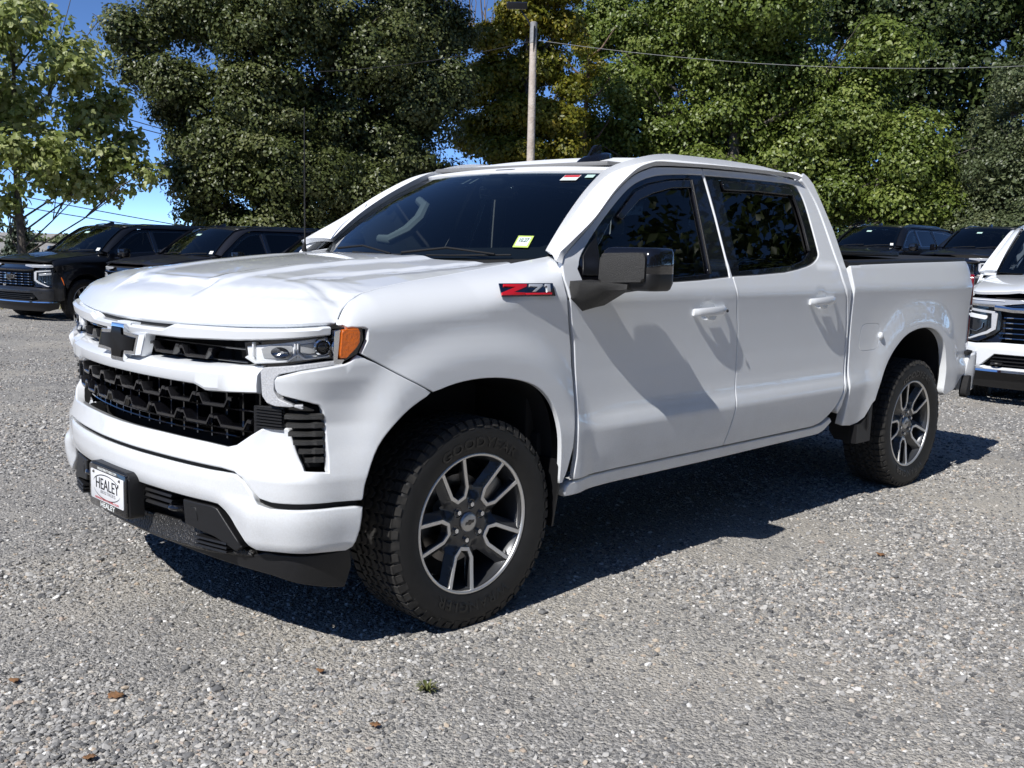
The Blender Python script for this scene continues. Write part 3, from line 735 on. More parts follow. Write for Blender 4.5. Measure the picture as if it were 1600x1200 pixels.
    for z in (.880,.851,.822,.793,.763,.733):
        ul = float(np.interp(z,[.715,.744,.83,.90],[1.012,.980,.914,.900])); rings = []
        for k,u in enumerate(np.linspace(ul,1.066,10)):
            e = .010*sm(.0,.35,(1.066-u)/.12)*.0+(.006 if u > 1.03 else 0)
            rings.append([W(u,z+.004,-.075),W(u,z+.005+e*.4,-.052+e),W(u,z+.001+e*.4,-.040+e),W(u,z-.012,-.040+e),W(u,z-.014,-.075)])
        rr = [[p*np.array([1,-1,1]) for p in g_] for g_ in rings] if mi else rings
        loft('vent_blade', GRAIN, vt, rr, auto=25)
    rp = sheet('ribbed_panel', SATBLK, truck, [(.745,.90),(.888,.905),(.888,.825),(.80,.818),(.76,.79),(.745,.80)], off(-.062), h=.03, thick=.02, mirror=mi)
    for k in range(7):
        z = .893-.0105*k
        rr = [[W(u,z+.003,-.062),W(u,z+.003,-.050),W(u,z-.003,-.050),W(u,z-.003,-.062)] for u in np.linspace(.762,.884,6)]
        if mi: rr = [[p*np.array([1,-1,1]) for p in g_] for g_ in rr]
        loft('panel_rib', SATBLK, rp, rr, auto=20)
    # lower pods, hooks, intake blades
    sheet('fog_pod', SATBLK, truck, round_poly([(.425,.532),(.585,.533),(.612,.528),(.640,.500),(.735,.405),(.700,.385),(.60,.418),(.437,.440)],.008), lambda u,z: W(u,z,-.016), h=.03, thick=.05, roll=.006, mirror=mi)
    sheet('pod_cover', SATBLK, truck, [(.470,.512),(.505,.513),(.515,.462),(.475,.465)], lambda u,z: W(u,z,-.014), h=.03, thick=.01, roll=.002, mirror=mi)
    for z in (.527,.505,.482):
        rr = [[W(u,z+.003,-.09),W(u,z+.003,-.030),W(u,z-.006,-.024),W(u,z-.010,-.030),W(u,z-.008,-.09)] for u in np.linspace(.165,.345,8)]
        if mi: rr = [[p*np.array([1,-1,1]) for p in g_] for g_ in rr]
        loft('intake_blade', SATBLK, truck, rr, auto=20)
    hk = [W(.375+.040*math.cos(t),.487+.004*math.sin(t),-.070+.062*abs(math.sin(t))) for t in np.linspace(0,math.pi,14)]
    hk = [W(.415,.487,-.12)]+hk+[W(.335,.487,-.12)]
    if mi: hk = [p*np.array([1,-1,1]) for p in hk]
    tube('tow_hook', GLOSSBLK, truck, hk, .0105, 10)
    for z in (.408,.392,.378):
        rr = [[W(u,z+.003,-.05),W(u,z+.003,-.014),W(u,z-.004,-.012),W(u,z-.006,-.05)] for u in np.linspace(.50,.66,6)]
        if mi: rr = [[p*np.array([1,-1,1]) for p in g_] for g_ in rr]
        loft('skid_slot', SATBLK, truck, rr, auto=20)
lower = sheet('lower_valance', SATBLK, truck, sym([(0,.56),(.63,.55),(.82,.41),(1.16,.42),(1.17,.36),(.8,.36),(0,.35)]), off(-.10), h=.06, thick=0)
sheet('skid_plate', mat('speckled_black_plastic',(.014,.014,.014),rough=.30,bump=(90,.9,.010),noise=(140,.06,(.035,.033,.032))), truck, sym([(0,.425),(.44,.436),(.62,.415),(.745,.392),(.77,.372),(.55,.350),(.30,.345),(0,.348)]), lambda u,z: W(u,z,-.062+.30*np.clip(.43-z,0,.1)+0*u), h=.04, thick=.03, roll=.010)
sheet('air_dam', SATBLK, truck, sym([(0,.358),(.40,.356),(.75,.374),(.80,.392),(1.19,.400),(1.20,.33),(1.178,.250),(1.03,.278),(.82,.306),(.56,.318),(.2,.336),(0,.338)]), lambda u,z: W(u,z,-.055-.15*np.clip(.38-z,0,.2)+0*u), h=.05, thick=.012, roll=.006)

# number plate in its holder
plate = thing('number_plate', None, None); del plate['label']; del plate['category']; plate.parent = truck
Mp = Matrix(((0,0,-1,-.985),(-1,0,0,0),(0,1,0,.497),(0,0,0,1)))
ho = prism('plate_holder', SATBLK, plate, round_poly([(-.180,-.085),(.165,-.085),(.178,-.07),(.168,.075),(.15,.090),(-.15,.090),(-.178,.080)],.012), -.05, .004, Mp, bevel=.006)
fr_o = round_poly([(-.163,-.082),(.163,-.082),(.163,.082),(-.163,.082)],.010)
prism('plate_frame', GLOSSBLK, plate, fr_o, .002, .014, Mp, bevel=.003)
prism('plate_panel', PLATEWHITE, plate, round_poly([(-.146,-.052),(.146,-.052),(.146,.062),(-.146,.062)],.006), .012, .0165, Mp, bevel=.001)
text_obj('plate_lettering', INK, plate, 'HEALEY', .062, Mp @ Matrix.Translation((0.004,.014,.0175)), extrude=.0004, width=.205)
text_obj('plate_small_lettering', GREYINK, plate, 'BROTHERS', .018, Mp @ Matrix.Translation((.010,-.016,.0175)), extrude=.0003, width=.130, space=1.5)
text_obj('plate_line', REDINK, plate, 'HEALEYBROTHERS.COM', .011, Mp @ Matrix.Translation((0,-.044,.0175)), extrude=.0003, width=.210)
text_obj('frame_lettering', PAPER, plate, 'HEALEYBROTHERS.COM', .013, Mp @ Matrix.Translation((0,.0715,.0150)), extrude=.0003, width=.17, bold=True)
text_obj('frame_lettering', PAPER, plate, 'HEALEY', .027, Mp @ Matrix.Translation((0,-.0675,.0150)), extrude=.0003, width=.13, bold=True)
for s_, a0, a1, wd in ((1,20,165,.0028),(-1,200,345,.0020)):
    pts = [(.124*math.cos(R(a)),.046*math.sin(R(a))+.006) for a in np.linspace(a0,a1,40)]
    rr = []
    for i,(x,y) in enumerate(pts):
        w_ = wd*math.sin(math.pi*(i+.6)/(len(pts)+.2)); k = 1+w_/.06
        rr.append([tuple(Mp @ Vector((x,y,.0178))), tuple(Mp @ Vector((x*k,(y-.006)*k*1.03+.006,.0178)))])
    loft('plate_swoosh', INK, plate, rr, closed=False, caps=False)
for x in (-.115,.115):
    bm = bmesh.new(); bmesh.ops.create_cone(bm, cap_ends=True, segments=10, radius1=.006, radius2=.004, depth=.005, matrix=Mp @ Matrix.Translation((x,.054,.019))); bm_obj('plate_screw', bm, BRAKE, plate)

# ---- doors, windows
seamT = [(.463,1.33),(.468,1.390),(.493,1.422),(.568,1.470),(.730,1.566),(.911,1.688),(1.086,1.782),(1.213,1.824),(1.33,1.845),(1.667,1.861)]
B_GAP = [(1.667,1.861),(1.676,1.80),(1.670,1.62),(1.655,1.42),(1.665,1.325),(1.690,1.191),(1.712,1.085),(1.720,1.0),(1.722,.894),(1.716,.79),(1.700,.68),(1.680,.60),(1.650,.507)]
fd_out = crom(seamT,5).tolist()+crom(B_GAP,4)[1:].tolist()+[(.516,.503),(.530,.60),(.530,.70),(.536,.80),(.538,.93),(.525,1.061),(.492,1.20),(.474,1.289)]
RS = [(2.441,1.866),(2.565,1.852),(2.640,1.808),(2.682,1.73),(2.700,1.62),(2.712,1.447),(2.732,1.307),(2.768,1.212),(2.802,1.066),(2.812,.944),(2.806,.80),(2.776,.676),(2.713,.595),(2.60,.530),(2.50,.512)]
rd_out = B_GAP[::-1]+[(2.05,1.867)]+crom(RS,4).tolist()
rd_out = crom(B_GAP,4)[::-1].tolist()+[(2.05,1.867)]+crom(RS,4).tolist()
win_f = crom([(.560,1.372),(.612,1.436),(.768,1.553),(.966,1.680),(1.101,1.749),(1.245,1.790),(1.383,1.808),(1.559,1.820)],4).tolist()+[(1.652,1.823),(1.659,1.80),(1.655,1.62),(1.640,1.42),(1.636,1.338),(1.40,1.324),(1.206,1.317),(.80,1.315),(.623,1.318),(.575,1.330)]
win_r = [(1.684,1.823),(2.005,1.828),(2.420,1.830)]+crom([(2.50,1.826),(2.545,1.802),(2.566,1.74),(2.566,1.65),(2.553,1.491),(2.535,1.445),(2.463,1.410),(2.382,1.390)],3).tolist()+[(2.281,1.374),(2.148,1.359),(1.90,1.347),(1.656,1.340),(1.664,1.42),(1.680,1.62),(1.687,1.80)]
gl_f = [(.647,1.356),(.730,1.470),(.876,1.590),(1.081,1.722),(1.194,1.757),(1.370,1.788),(1.545,1.802),(1.515,1.60),(1.475,1.350),(1.209,1.335),(.705,1.332)]
gl_r = [(1.790,1.806),(2.116,1.814),(2.453,1.811),(2.485,1.76),(2.480,1.60),(2.462,1.463),(2.370,1.418),(2.220,1.388),(1.735,1.362),(1.765,1.60)]
for mi in DR:
    for nm, out, win, gl, hx in (('front_door',fd_out,win_f,gl_f,1.455),('rear_door',rd_out,win_r,gl_r,2.495)):
        hz = 1.178 if nm == 'front_door' else 1.206
        cupo = [(hx-.012+.060*math.cos(t), hz+.006+.042*math.sin(t)) for t in np.linspace(0,2*math.pi,20,endpoint=False)]
        dr = sheet(nm, WHITE, truck, out, SD(), holes=[win,cupo], h=.032, thick=.025, roll=.005, gap=.0018, mirror=mi)
        def bowl(a, b, hx=hx, hz=hz):
            t = 2*np.pi*b; r = a; x = hx-.012+.062*r*np.cos(t); z = hz+.006+.044*r*np.sin(t)
            return SIDE(x, z, -.004-.024*(1-r**2))
        gridpatch('handle_recess', WHITE, dr, bowl, 6, 24, thick=0, mirror=mi, flip=True)
        sheet('window_trim', GLOSSBLK, dr, win, SD(-.006), holes=[gl], h=.03, thick=.02, roll=.003, gap=-.002, mirror=mi)
        sheet('window_glass', TINT if nm == 'front_door' else PRIVACY, dr, gl, SD(-.016), h=.05, thick=.0, roll=0, gap=-.006, mirror=mi)
        # rain guard over the glass and the upright channel
        rgd = [(.90,1.600),(1.081,1.716),(1.194,1.752),(1.370,1.783),(1.535,1.797),(1.525,1.755),(1.37,1.745),(1.21,1.712),(1.09,1.675),(.93,1.582)] if nm == 'front_door' else [(1.80,1.805),(2.116,1.812),(2.445,1.808),(2.47,1.775),(2.45,1.765),(2.116,1.768),(1.80,1.760)]
        sheet('rain_guard', GLOSSBLK, dr, rgd, SD(.004), h=.03, thick=.012, roll=.003, mirror=mi)
        if nm == 'front_door': ch = [(1.548,1.800),(1.562,1.800),(1.532,1.60),(1.492,1.350),(1.476,1.350),(1.517,1.60)]
        else: ch = [(2.455,1.80),(2.470,1.80),(2.486,1.70),(2.484,1.60),(2.466,1.47),(2.452,1.468),(2.468,1.60),(2.470,1.70)]
        sheet('window_channel', SATBLK, dr, ch, SD(.003), h=.03, thick=.012, roll=.003, mirror=mi)
        if nm == 'front_door': sheet('sail_panel', SATBLK, dr, [(.578,1.345),(.612,1.428),(.690,1.490),(.735,1.530),(.720,1.44),(.690,1.345)], SD(-.001), h=.03, thick=.012, roll=.003, mirror=mi)
        # strap handle with two feet
        rings = []
        for t in np.linspace(0,1,15):
            x = hx-.128+.256*t; o = .024*min(1,(math.sin(math.pi*t))**.45)+.006; zc = hz+.020*(t-.5)*.3; hw = .017+.004*math.sin(math.pi*t)
            y0 = SIDE(x, zc, o); 
            rings.append([y0+np.array([0,.014*0+.007,hw*.6]), y0+np.array([0,0,hw]), y0+np.array([0,-.006,hw*.55]), y0+np.array([0,-.006,-hw*.55]), y0+np.array([0,0,-hw]), y0+np.array([0,.012,-hw*.6])])
        hd = loft('door_handle', WHITE, dr, rings, auto=50, mirror=mi)
        prism('handle_lip', WHITE, hd, [(-.05,-.012),(.05,-.012),(.03,-.036),(.012,-.045),(-.02,-.036)], -.008, .006, frame_at(SIDE(hx,hz,.012)*np.array([1,-1 if mi else 1,1]), (0,1 if mi else -1,.15)), bevel=.003)
        if nm == 'front_door' and not mi:
            bm = bmesh.new(); bmesh.ops.create_cone(bm, cap_ends=True, segments=14, radius1=.008, radius2=.007, depth=.004, matrix=frame_at(SIDE(hx+.105,hz,.034),(0,-1,.1))); bm_obj('key_lock', bm, SATBLK, hd)
    # ---- rockers and cab corners
    sheet('rocker_panel', WHITE, truck, [(.470,.436),(.475,.48),(.500,.499),(2.50,.505),(2.62,.515),(2.70,.545),(2.735,.520),(2.66,.470),(2.60,.455),(1.5,.440)], SD(-.004), h=.04, thick=.06, roll=.008, mirror=mi)
    sheet('cab_corner', WHITE, truck, crom([(2.600,1.870),(2.652,1.812),(2.692,1.73),(2.710,1.62),(2.722,1.447),(2.742,1.307),(2.778,1.212),(2.812,1.066),(2.822,.944),(2.816,.80),(2.786,.676),(2.740,.60)],3).tolist()+[(2.76,.55),(2.800,.60),(2.836,.72),(2.838,.94),(2.836,1.10),(2.826,1.25),(2.806,1.40),(2.800,1.58),(2.768,1.73),(2.735,1.845),(2.70,1.885),(2.66,1.905)], SD(), h=.03, thick=.05, roll=.008, gap=.001, mirror=mi)
# ---- windscreen, roof, pillars
def WS(y, t):
    y = np.asarray(y,float); t = np.asarray(t,float)
    x0 = .350+.30*y**2; z0 = 1.395+.035*y**2; x1 = 1.0+.20*y**2; z1 = 1.812-.028*y**2
    k = .030*4*t*(1-t)
    return np.stack([x0+(x1-x0)*t-k*.5, y, z0+(z1-z0)*t+k*.85],-1)
wy = lambda t: .808-.150*np.asarray(t)**1.15
ws_out = [(-.80,-.02),(.80,-.02)]+[(float(wy(t)),t) for t in np.linspace(.03,.97,14)]+[(.640,1.0),(-.640,1.0)]+[(-float(wy(t)),t) for t in np.linspace(.97,.03,14)]
wscr = sheet('windscreen', GLASS, truck, ws_out, WS, h=.05, thick=0, roll=0, gap=.004, flip=True)
frit = [(-.735,.10),(.735,.10)]+[(float(wy(t))-.028,t) for t in np.linspace(.13,.93,12)]+[(.60,.955),(-.60,.955)]+[(-float(wy(t))+.028,t) for t in np.linspace(.93,.13,12)]
ins = lambda Fn, n=.006: (lambda a, b: Fn(a,b)+np.array([.6,0,-.8])*n)
sheet('windscreen_border', MATBLK, wscr, ws_out, ins(WS), holes=[frit], h=.05, thick=0, roll=0, gap=.002, flip=True)
_rx = [.90,1.0,1.1,1.2,1.3,1.4,1.5,1.75,2.0,2.3,2.55,2.7,2.8]; _rz = [1.790,1.819,1.844,1.869,1.893,1.912,1.921,1.925,1.926,1.921,1.905,1.884,1.86]
def roof_z(x, y): return np.interp(x,_rx,_rz)*.5+.25*(np.interp(np.asarray(x)-.04,_rx,_rz)+np.interp(np.asarray(x)+.04,_rx,_rz))-.026*(np.asarray(y)/.69)**2-.006*np.clip((np.abs(y)-.60)/.09,0,1)**2
ROOF = lambda x, y: np.stack(np.broadcast_arrays(x,y,roof_z(x,y)),-1)
ry = np.linspace(-.650,.650,15)
rf_out = [(1.012+.20*y*y,y) for y in ry]+[(1.25,.682),(1.6,.690),(2.6,.690),(2.705,.66)]+[(2.745-.06*(y/.6)**2,y) for y in np.linspace(.6,-.6,9)]+[(2.705,-.66),(2.6,-.690),(1.6,-.690),(1.25,-.682)]
roof = sheet('roof', ROOFWHITE, truck, rf_out, ROOF, h=.05, thick=.02, roll=.005, gap=.002)
sc_ = crom(seamT[1:]+[(2.05,1.867)]+RS[:2],6)
sc_ = resample(sc_, .03, closed=False); scL = np.r_[0,np.cumsum(np.linalg.norm(np.diff(sc_,axis=0),axis=1))]
iA = np.argmin(np.abs(sc_[:,0]-1.21)); 
A0 = 0.
def RAIL(a, b):
    s = (A0+(1-A0)*a)*scL[-1]; x = np.interp(s,scL,sc_[:,0]); z = np.interp(s,scL,sc_[:,1]); o = SIDE(x,z)
    sk = scL[iA]; t = np.clip(s/sk,0,1); yi = wy(.02+.98*t)+.010; ws = WS(-yi, .02+.98*t)
    rx = np.maximum(x+.01*0,1.0); rl = np.stack([x, -np.interp(x,[1.0,1.25,1.6,2.6,2.7],[.665,.690,.697,.697,.68]), roof_z(x,np.interp(x,[1.0,1.25,1.6,2.6,2.7],[.665,.690,.697,.697,.68]))],-1)
    w = sm(.90,1.10,s/sk)[...,None]; i_ = ws*(1-w)+rl*w
    o = o+np.array([0,0,.003]); b = np.asarray(b)[...,None]
    mid = .5*(o+i_)+np.array([-.010,-.022,.022])*(1-w)+np.array([0,-.018,.014])*w
    return (1-b)**2*o+2*b*(1-b)*mid+b*b*i_
for mi in DR:
    A0 = .022 if mi else 0.
    gridpatch('roof_rail', ROOFWHITE, truck, RAIL, 70, 8, thick=.03, roll=.004, flip=True, mirror=mi)
def CB(y, z): 
    y = np.asarray(y,float); z = np.asarray(z,float); return np.stack([np.interp(z,[.5,1.4,1.6,1.75,1.9],[2.80,2.81,2.795,2.76,2.70])-.05*(y/.8)**4, y, z],-1)
cbo = [(-.93,.60),(.93,.60),(.93,1.30),(.90,1.42),(.80,1.68),(.70,1.86),(-.70,1.86),(-.80,1.68),(-.90,1.42),(-.93,1.30)]
rwin = [(-.62,1.48),(.62,1.48),(.58,1.77),(-.58,1.77)]
cb = sheet('cab_rear_wall', WHITE, truck, cbo, CB, holes=[rwin], h=.07, thick=.02)
sheet('rear_window', PRIVACY, truck, rwin, CB, h=.08, thick=0, roll=0, gap=-.006)
# wipers and cowl
sheet('cowl', SATBLK, truck, [(-.80,-.20),(.80,-.20),(.80,.02),(-.80,.02)], lambda y,t: WS(y,t)+np.array([-.01,0,-.012]), h=.06, thick=0, flip=True)
for y0, y1, t1 in ((-.10,-.60,-.012),(.50,-.02,-.012)):
    p = [tuple(WS(y0,-.02)+np.array([-.01,0,.03])), tuple(WS(.5*(y0+y1),.03)+np.array([-.02,0,.028])), tuple(WS(y1,t1)+np.array([-.015,0,.02]))]
    wp = tube('wiper', MATBLK, truck, p, [.006,.005,.004], 8)
    q = [tuple(WS(y1-.14*k+.16,t1+.012)+np.array([-.010,0,.010])) for k in np.linspace(-1.4,1.6,8)]
    tube('wiper_blade', MATBLK, wp, q, .004, 6)
STPALE = mat('pale_mint_paper',(.66,.80,.74),rough=.6)
# stickers on the windscreen
def sticker(name, m, y, t, w, h, dz=.004, par=None, rot=0.):
    c = WS(np.array([y]),np.array([t]))[0]; n = surf_normals(WS,np.array([[y,t]]))[0]
    if n[2] < 0: n = -n
    M = frame_at(c+n*dz, n) @ Matrix.Rotation(rot,4,'Z')
    return prism(name, m, par or wscr, [(-w/2,-h/2),(w/2,-h/2),(w/2,h/2),(-w/2,h/2)], 0, .0006, M), M
s_, M_ = sticker('inspection_sticker', LIME, -.655, .135, .074, .076); sticker('sticker_panel', STPALE, -.655, .135, .058, .056, .005, s_)
text_obj('sticker_print', INK, s_, '10.27', .034, M_ @ Matrix.Translation((0,.006,.0022)), width=.044, bold=True)
pass
s_, M_ = sticker('window_label', PAPER, -.520, .900, .085, .062); 
prism('label_print', REDINK, s_, [(-.040,.004),(.040,.004),(.040,.029),(-.040,.029)], .0008, .0012, M_)
for k in range(3): prism('label_print', MINT, s_, [(-.036,-.026+.009*k),(.036,-.026+.009*k),(.036,-.022+.009*k),(-.036,-.022+.009*k)], .0008, .0012, M_)
sticker('toll_tag', MINT, -.605, .930, .042, .034)
sticker('camera_mount_strip', PAPER, .165, .93, .008, .085, -.012); sticker('camera_mount_strip', PAPER, .105, .93, .008, .085, -.012)
# ---- cargo bed
SB = lambda x, z: SIDE(x, z)
bed_out = [(2.850,.478),(2.862,.90),(2.852,1.20),(2.850,1.400)]+[(3.6,1.417),(4.42,1.432),(4.54,1.434)]+[(4.565,1.40),(4.552,1.30),(4.560,1.06),(4.60,.83),(4.56,.70),(4.30,.575),(4.16,.548)]+ARCH_R[::-1].tolist()[1:-4]+[(3.150,.585),(3.09,.505),(3.03,.478),(2.95,.468)]
fuel = round_poly([(2.972,.905),(3.190,.905),(3.212,1.058),(2.985,1.062)],.05)
for mi in DR:
    bs = sheet('bed_side', WHITE, truck, bed_out, SB, holes=[] if mi else [inset_poly(np.array(fuel),.004)], h=.034, thick=.045, roll=.007, gap=.001, mirror=mi)
    if not mi:
        fdr = sheet('fuel_door', WHITE, truck, fuel, SD(.000), h=.03, thick=.02, roll=.003, gap=.0003)
        bm = bmesh.new(); bmesh.ops.create_uvsphere(bm, u_segments=16, v_segments=10, radius=.019, matrix=Matrix.Translation(Vector(SIDE(3.215,.985,.006))) @ Matrix.Diagonal((1.15,.7,1.15,1))); bm_obj('fuel_door_latch', bm, WHITE, fdr)
    # rail cap
    rr = [[SIDE(x,1.436,-.004)+np.array([0,0,z]) if False else np.array([*(SIDE(x,zt,0.)[:2]),zt+dz])+np.array([0,dy,0]) for dy,dz in ((.006,-.008),(.006,.012),(.016,.018),(.090,.018),(.090,-.02))] for x in np.linspace(2.853,4.545,12) for zt in [float(np.interp(x,[2.85,3.6,4.54],[1.400,1.417,1.434]))]]
    loft('bed_rail', SATBLK, truck, rr, auto=30, mirror=mi)
    # tail lamp wrapping the corner
    ut = ux(4.575)
    tl = sheet('tail_light', REDLENS, truck, round_poly([(ut,1.330),(ut+.02,1.345),(ut+.22,1.345),(ut+.24,1.14),(ut+.05,1.10),(ut-.008,1.16),(ut-.010,1.30)],.012), off(.004), h=.03, thick=.05, roll=.008, mirror=mi)
    sheet('tail_light_trim', CHROME, tl, [(ut-.004,1.150),(ut+.05,1.098),(ut+.235,1.135),(ut+.235,1.118),(ut+.05,1.076),(ut-.004,1.128)], off(.006), h=.03, thick=.03, roll=.004, mirror=mi)
    sheet('reverse_lamp', REDLENS, tl, [(ut+.02,1.06),(ut+.06,1.07),(ut+.08,.86),(ut+.05,.84)], off(-.002), h=.03, thick=.02, roll=.004, mirror=mi)
    # mud flaps and wheel-house liners
    def flap(x0, z0, z1, w0, w1, lean): return [[(x0+lean*t,-w0-(w1-w0)*0,z) for t,z in ((0,z0),)] for _ in (0,)]
    for xa, zt, zb in ((.432,.60,.315),(3.125,.560,.345)):
        sgn = 1 if xa < 1 else -1
        prof_ = [(-.995,zt),(-1.012,zt-.03),(-1.012,zt-.11),(-.992,zb+.06),(-.985,zb),(-.80,zb),(-.76,zb+.05),(-.76,zt)]
        if mi: prof_ = [(-y,z) for y,z in prof_]
        M = Matrix(((0,0,1,xa if sgn > 0 else xa-.006),(1,0,0,0),(0,1,0,0),(0,0,0,1)))
        fl_ = prism('mud_flap', SATBLK, truck, prof_, 0, .012, M, bevel=.003)
    prism('arch_extension', SATBLK, truck, [(3.00,.47),(3.06,.475),(3.13,.52),(3.165,.60),(3.178,.60),(3.17,.36),(3.00,.36)], 0, .05, Matrix(((1,0,0,0),(0,0,1,.955 if mi else -1.0),(0,1,0,0),(0,0,0,1))), bevel=.006)
    for a, arc in (('f',ARCH_F),('r',ARCH_R)):
        rr = []
        for p in arc:
            c = np.array([.0 if a == 'f' else 3.72,.45]); q = c+(p-c)*1.03
            rr.append([(q[0],-.96,q[1]),(q[0],-.55,q[1]+.02),(c[0]+(q[0]-c[0])*.9,-.50,q[1])])
        loft('wheel_liner', MATBLK, truck, rr, closed=False, caps=False, mirror=mi)
    # inner walls of the wheel houses, black to block light
    for xc in (0,3.72): box('wheelhouse_wall', MATBLK, truck, (xc,.54 if mi else -.54,.70), (1.1,.02,.70), bevel=0)
# tonneau cover, tailgate, bulkhead
tc = sheet('tonneau_cover', mat('tonneau_vinyl',(.020,.020,.021),rough=.6,bump=(300,.3,.003)), truck, [(2.855,-.90),(4.55,-.90),(4.55,.90),(2.855,.90)], lambda x,y: np.stack([x,y,np.interp(x,[2.85,3.6,4.54],[1.428,1.440,1.452])+.010-.016*(np.abs(y)/.9)**4],-1), h=.1, thick=.03, roll=.01)
box('cover_hinge', SATBLK, tc, (3.25,0,1.463), (.80,1.74,.026), bevel=.008)
def TG(y, z): return np.stack([4.655-.05*(np.asarray(y)/.9)**4-.0*z, y, z],-1)
tg = sheet('tailgate', WHITE, truck, [(-.80,.80),(.80,.80),(.80,1.432),(-.80,1.432)], TG, h=.08, thick=.05, roll=.01, flip=False)
box('tailgate_handle', GLOSSBLK, tg, (4.66,0,1.33), (.02,.22,.06), bevel=.006)
# rear bumper with step corners
ub0 = ux(4.42)
RBd = lambda u,z: W(u,z,.060+.010*sm(.60,.70,z)-.07*(1-sm(ub0+.02,ub0+.25,np.abs(u)))+0*u)
for mi in DR:
    rbp = sheet('rear_bumper', WHITE, truck, [(ub0+.05,.56),(ub0+.10,.80),(ub0+.20,.815),(ub0+1.19,.80),(ub0+1.19,.56),(ub0+.3,.53)], RBd, h=.05, thick=.10, roll=.015, mirror=mi)
    sheet('bumper_step_pad', MATBLK, rbp, [(0,0),(1,0),(1,1),(0,1)], lambda a,b: W(ub0+.08+.9*a,.822+0*a,.085-.16*b-.06*(1-a)), h=.12, thick=.02, mirror=mi)
    sheet('bumper_cap', MATBLK, rbp, [(ub0+.03,.545),(ub0+.075,.66),(ub0+.13,.66),(ub0+.13,.52),(ub0+.05,.51)], lambda u,z: W(u,z,.045+0*u), h=.04, thick=.05, roll=.008, mirror=mi)
    box('corner_step', MATBLK, rbp, (4.79,.84 if mi else -.84,.545), (.14,.18,.04), bevel=.015)
# chassis, axles, floor, bulkheads: plain black shapes added to block light inside the truck
box('chassis', MATBLK, truck, (1.9,0,.52), (4.9,.95,.24), bevel=.02)
box('cab_floor', MATBLK, truck, (1.62,0,.60), (2.4,1.80,.20), bevel=.02)
box('bed_floor', MATBLK, truck, (3.72,0,1.12), (1.62,1.05,.08), bevel=.01)
box('firewall', MATBLK, truck, (.42,0,.95), (.06,1.72,.62), bevel=.01)
box('engine_bay', MATBLK, truck, (-.25,0,.80), (1.0,1.0,.60), bevel=.02)
box('radiator', MATBLK, truck, (-.66,0,.78), (.05,1.50,.60), bevel=.01)
box('bed_bulkhead', MATBLK, truck, (2.90,0,1.05), (.03,1.86,.70), bevel=.01)
box('bed_inner_wall', MATBLK, truck, (3.72,-.90,1.22), (1.64,.03,.34), bevel=.0); box('bed_inner_wall', MATBLK, truck, (3.72,.90,1.22), (1.64,.03,.34), bevel=.0)
for x in (0,3.745): tube('axle', MATBLK, truck, [(x,-.78,.405),(x,.78,.405)], .05, 12)
# ---- cabin
box('dashboard', INTERIOR, truck, (.80,0,1.18), (.50,1.62,.30), bevel=.06, seg=4)
box('instrument_hood', INTERIOR, truck, (.86,-.38,1.34), (.26,.40,.07), bevel=.03, seg=3)
box('headliner', INTGREY, truck, (1.85,0,1.852), (1.45,1.24,.02), bevel=.008)
sw = [(1.10+.185*math.cos(t)*.42,-.38+.185*math.sin(t),1.22+.185*math.cos(t)*.9) for t in np.linspace(0,2*math.pi,33)]
swo = tube('steering_wheel', INTERIOR, truck, sw, .016, 8); box('wheel_hub', INTERIOR, swo, (1.09,-.38,1.22), (.06,.16,.12), rot=Matrix.Rotation(R(-25),3,'Y'), bevel=.02)
for y in (-.38,.38):
    st = box('front_seat', INTERIOR, truck, (1.52,y,.90), (.52,.52,.20), bevel=.06, seg=3)
    box('seat_back', INTERIOR, st, (1.80,y,1.22), (.16,.50,.66), rot=Matrix.Rotation(R(12),3,'Y'), bevel=.06, seg=3)
    box('headrest', INTERIOR, st, (1.90,y,1.64), (.11,.28,.20), rot=Matrix.Rotation(R(8),3,'Y'), bevel=.045, seg=3)
bn = box('rear_bench', INTERIOR, truck, (2.40,0,.92), (.48,1.40,.18), bevel=.05, seg=3)
box('bench_back', INTERIOR, bn, (2.66,0,1.24), (.14,1.40,.62), rot=Matrix.Rotation(R(8),3,'Y'), bevel=.05, seg=3)
for y in (-.42,.42): box('bench_headrest', INTERIOR, bn, (2.71,y,1.60), (.10,.26,.15), bevel=.04, seg=3)
rm = box('rear_view_mirror', GLOSSBLK, truck, (1.02,0,1.72), (.05,.25,.07), rot=Matrix.Rotation(R(-12),3,'Y'), bevel=.02, seg=3)
box('camera_pod', MATBLK, truck, (1.03,0,1.79), (.14,.16,.05), rot=Matrix.Rotation(R(-30),3,'Y'), bevel=.02)
for y in (-.76,.76): tube('belt_pillar', INTGREY, truck, [(1.72,y*1.05,1.10),(1.72,y*1.0,1.40),(1.71,y*.93,1.80)], .045, 8)
# grab handle inside the passenger pillar, in view through the windscreen
tube('grab_handle', mat('pale_grey_trim',(.42,.42,.41),rough=.55), truck, [(.80,.690,1.475),(.815,.62,1.470),(.90,.575,1.520),(.985,.575,1.585),(1.045,.60,1.655),(1.05,.665,1.690)], [.024,.030,.034,.034,.030,.024], 10)
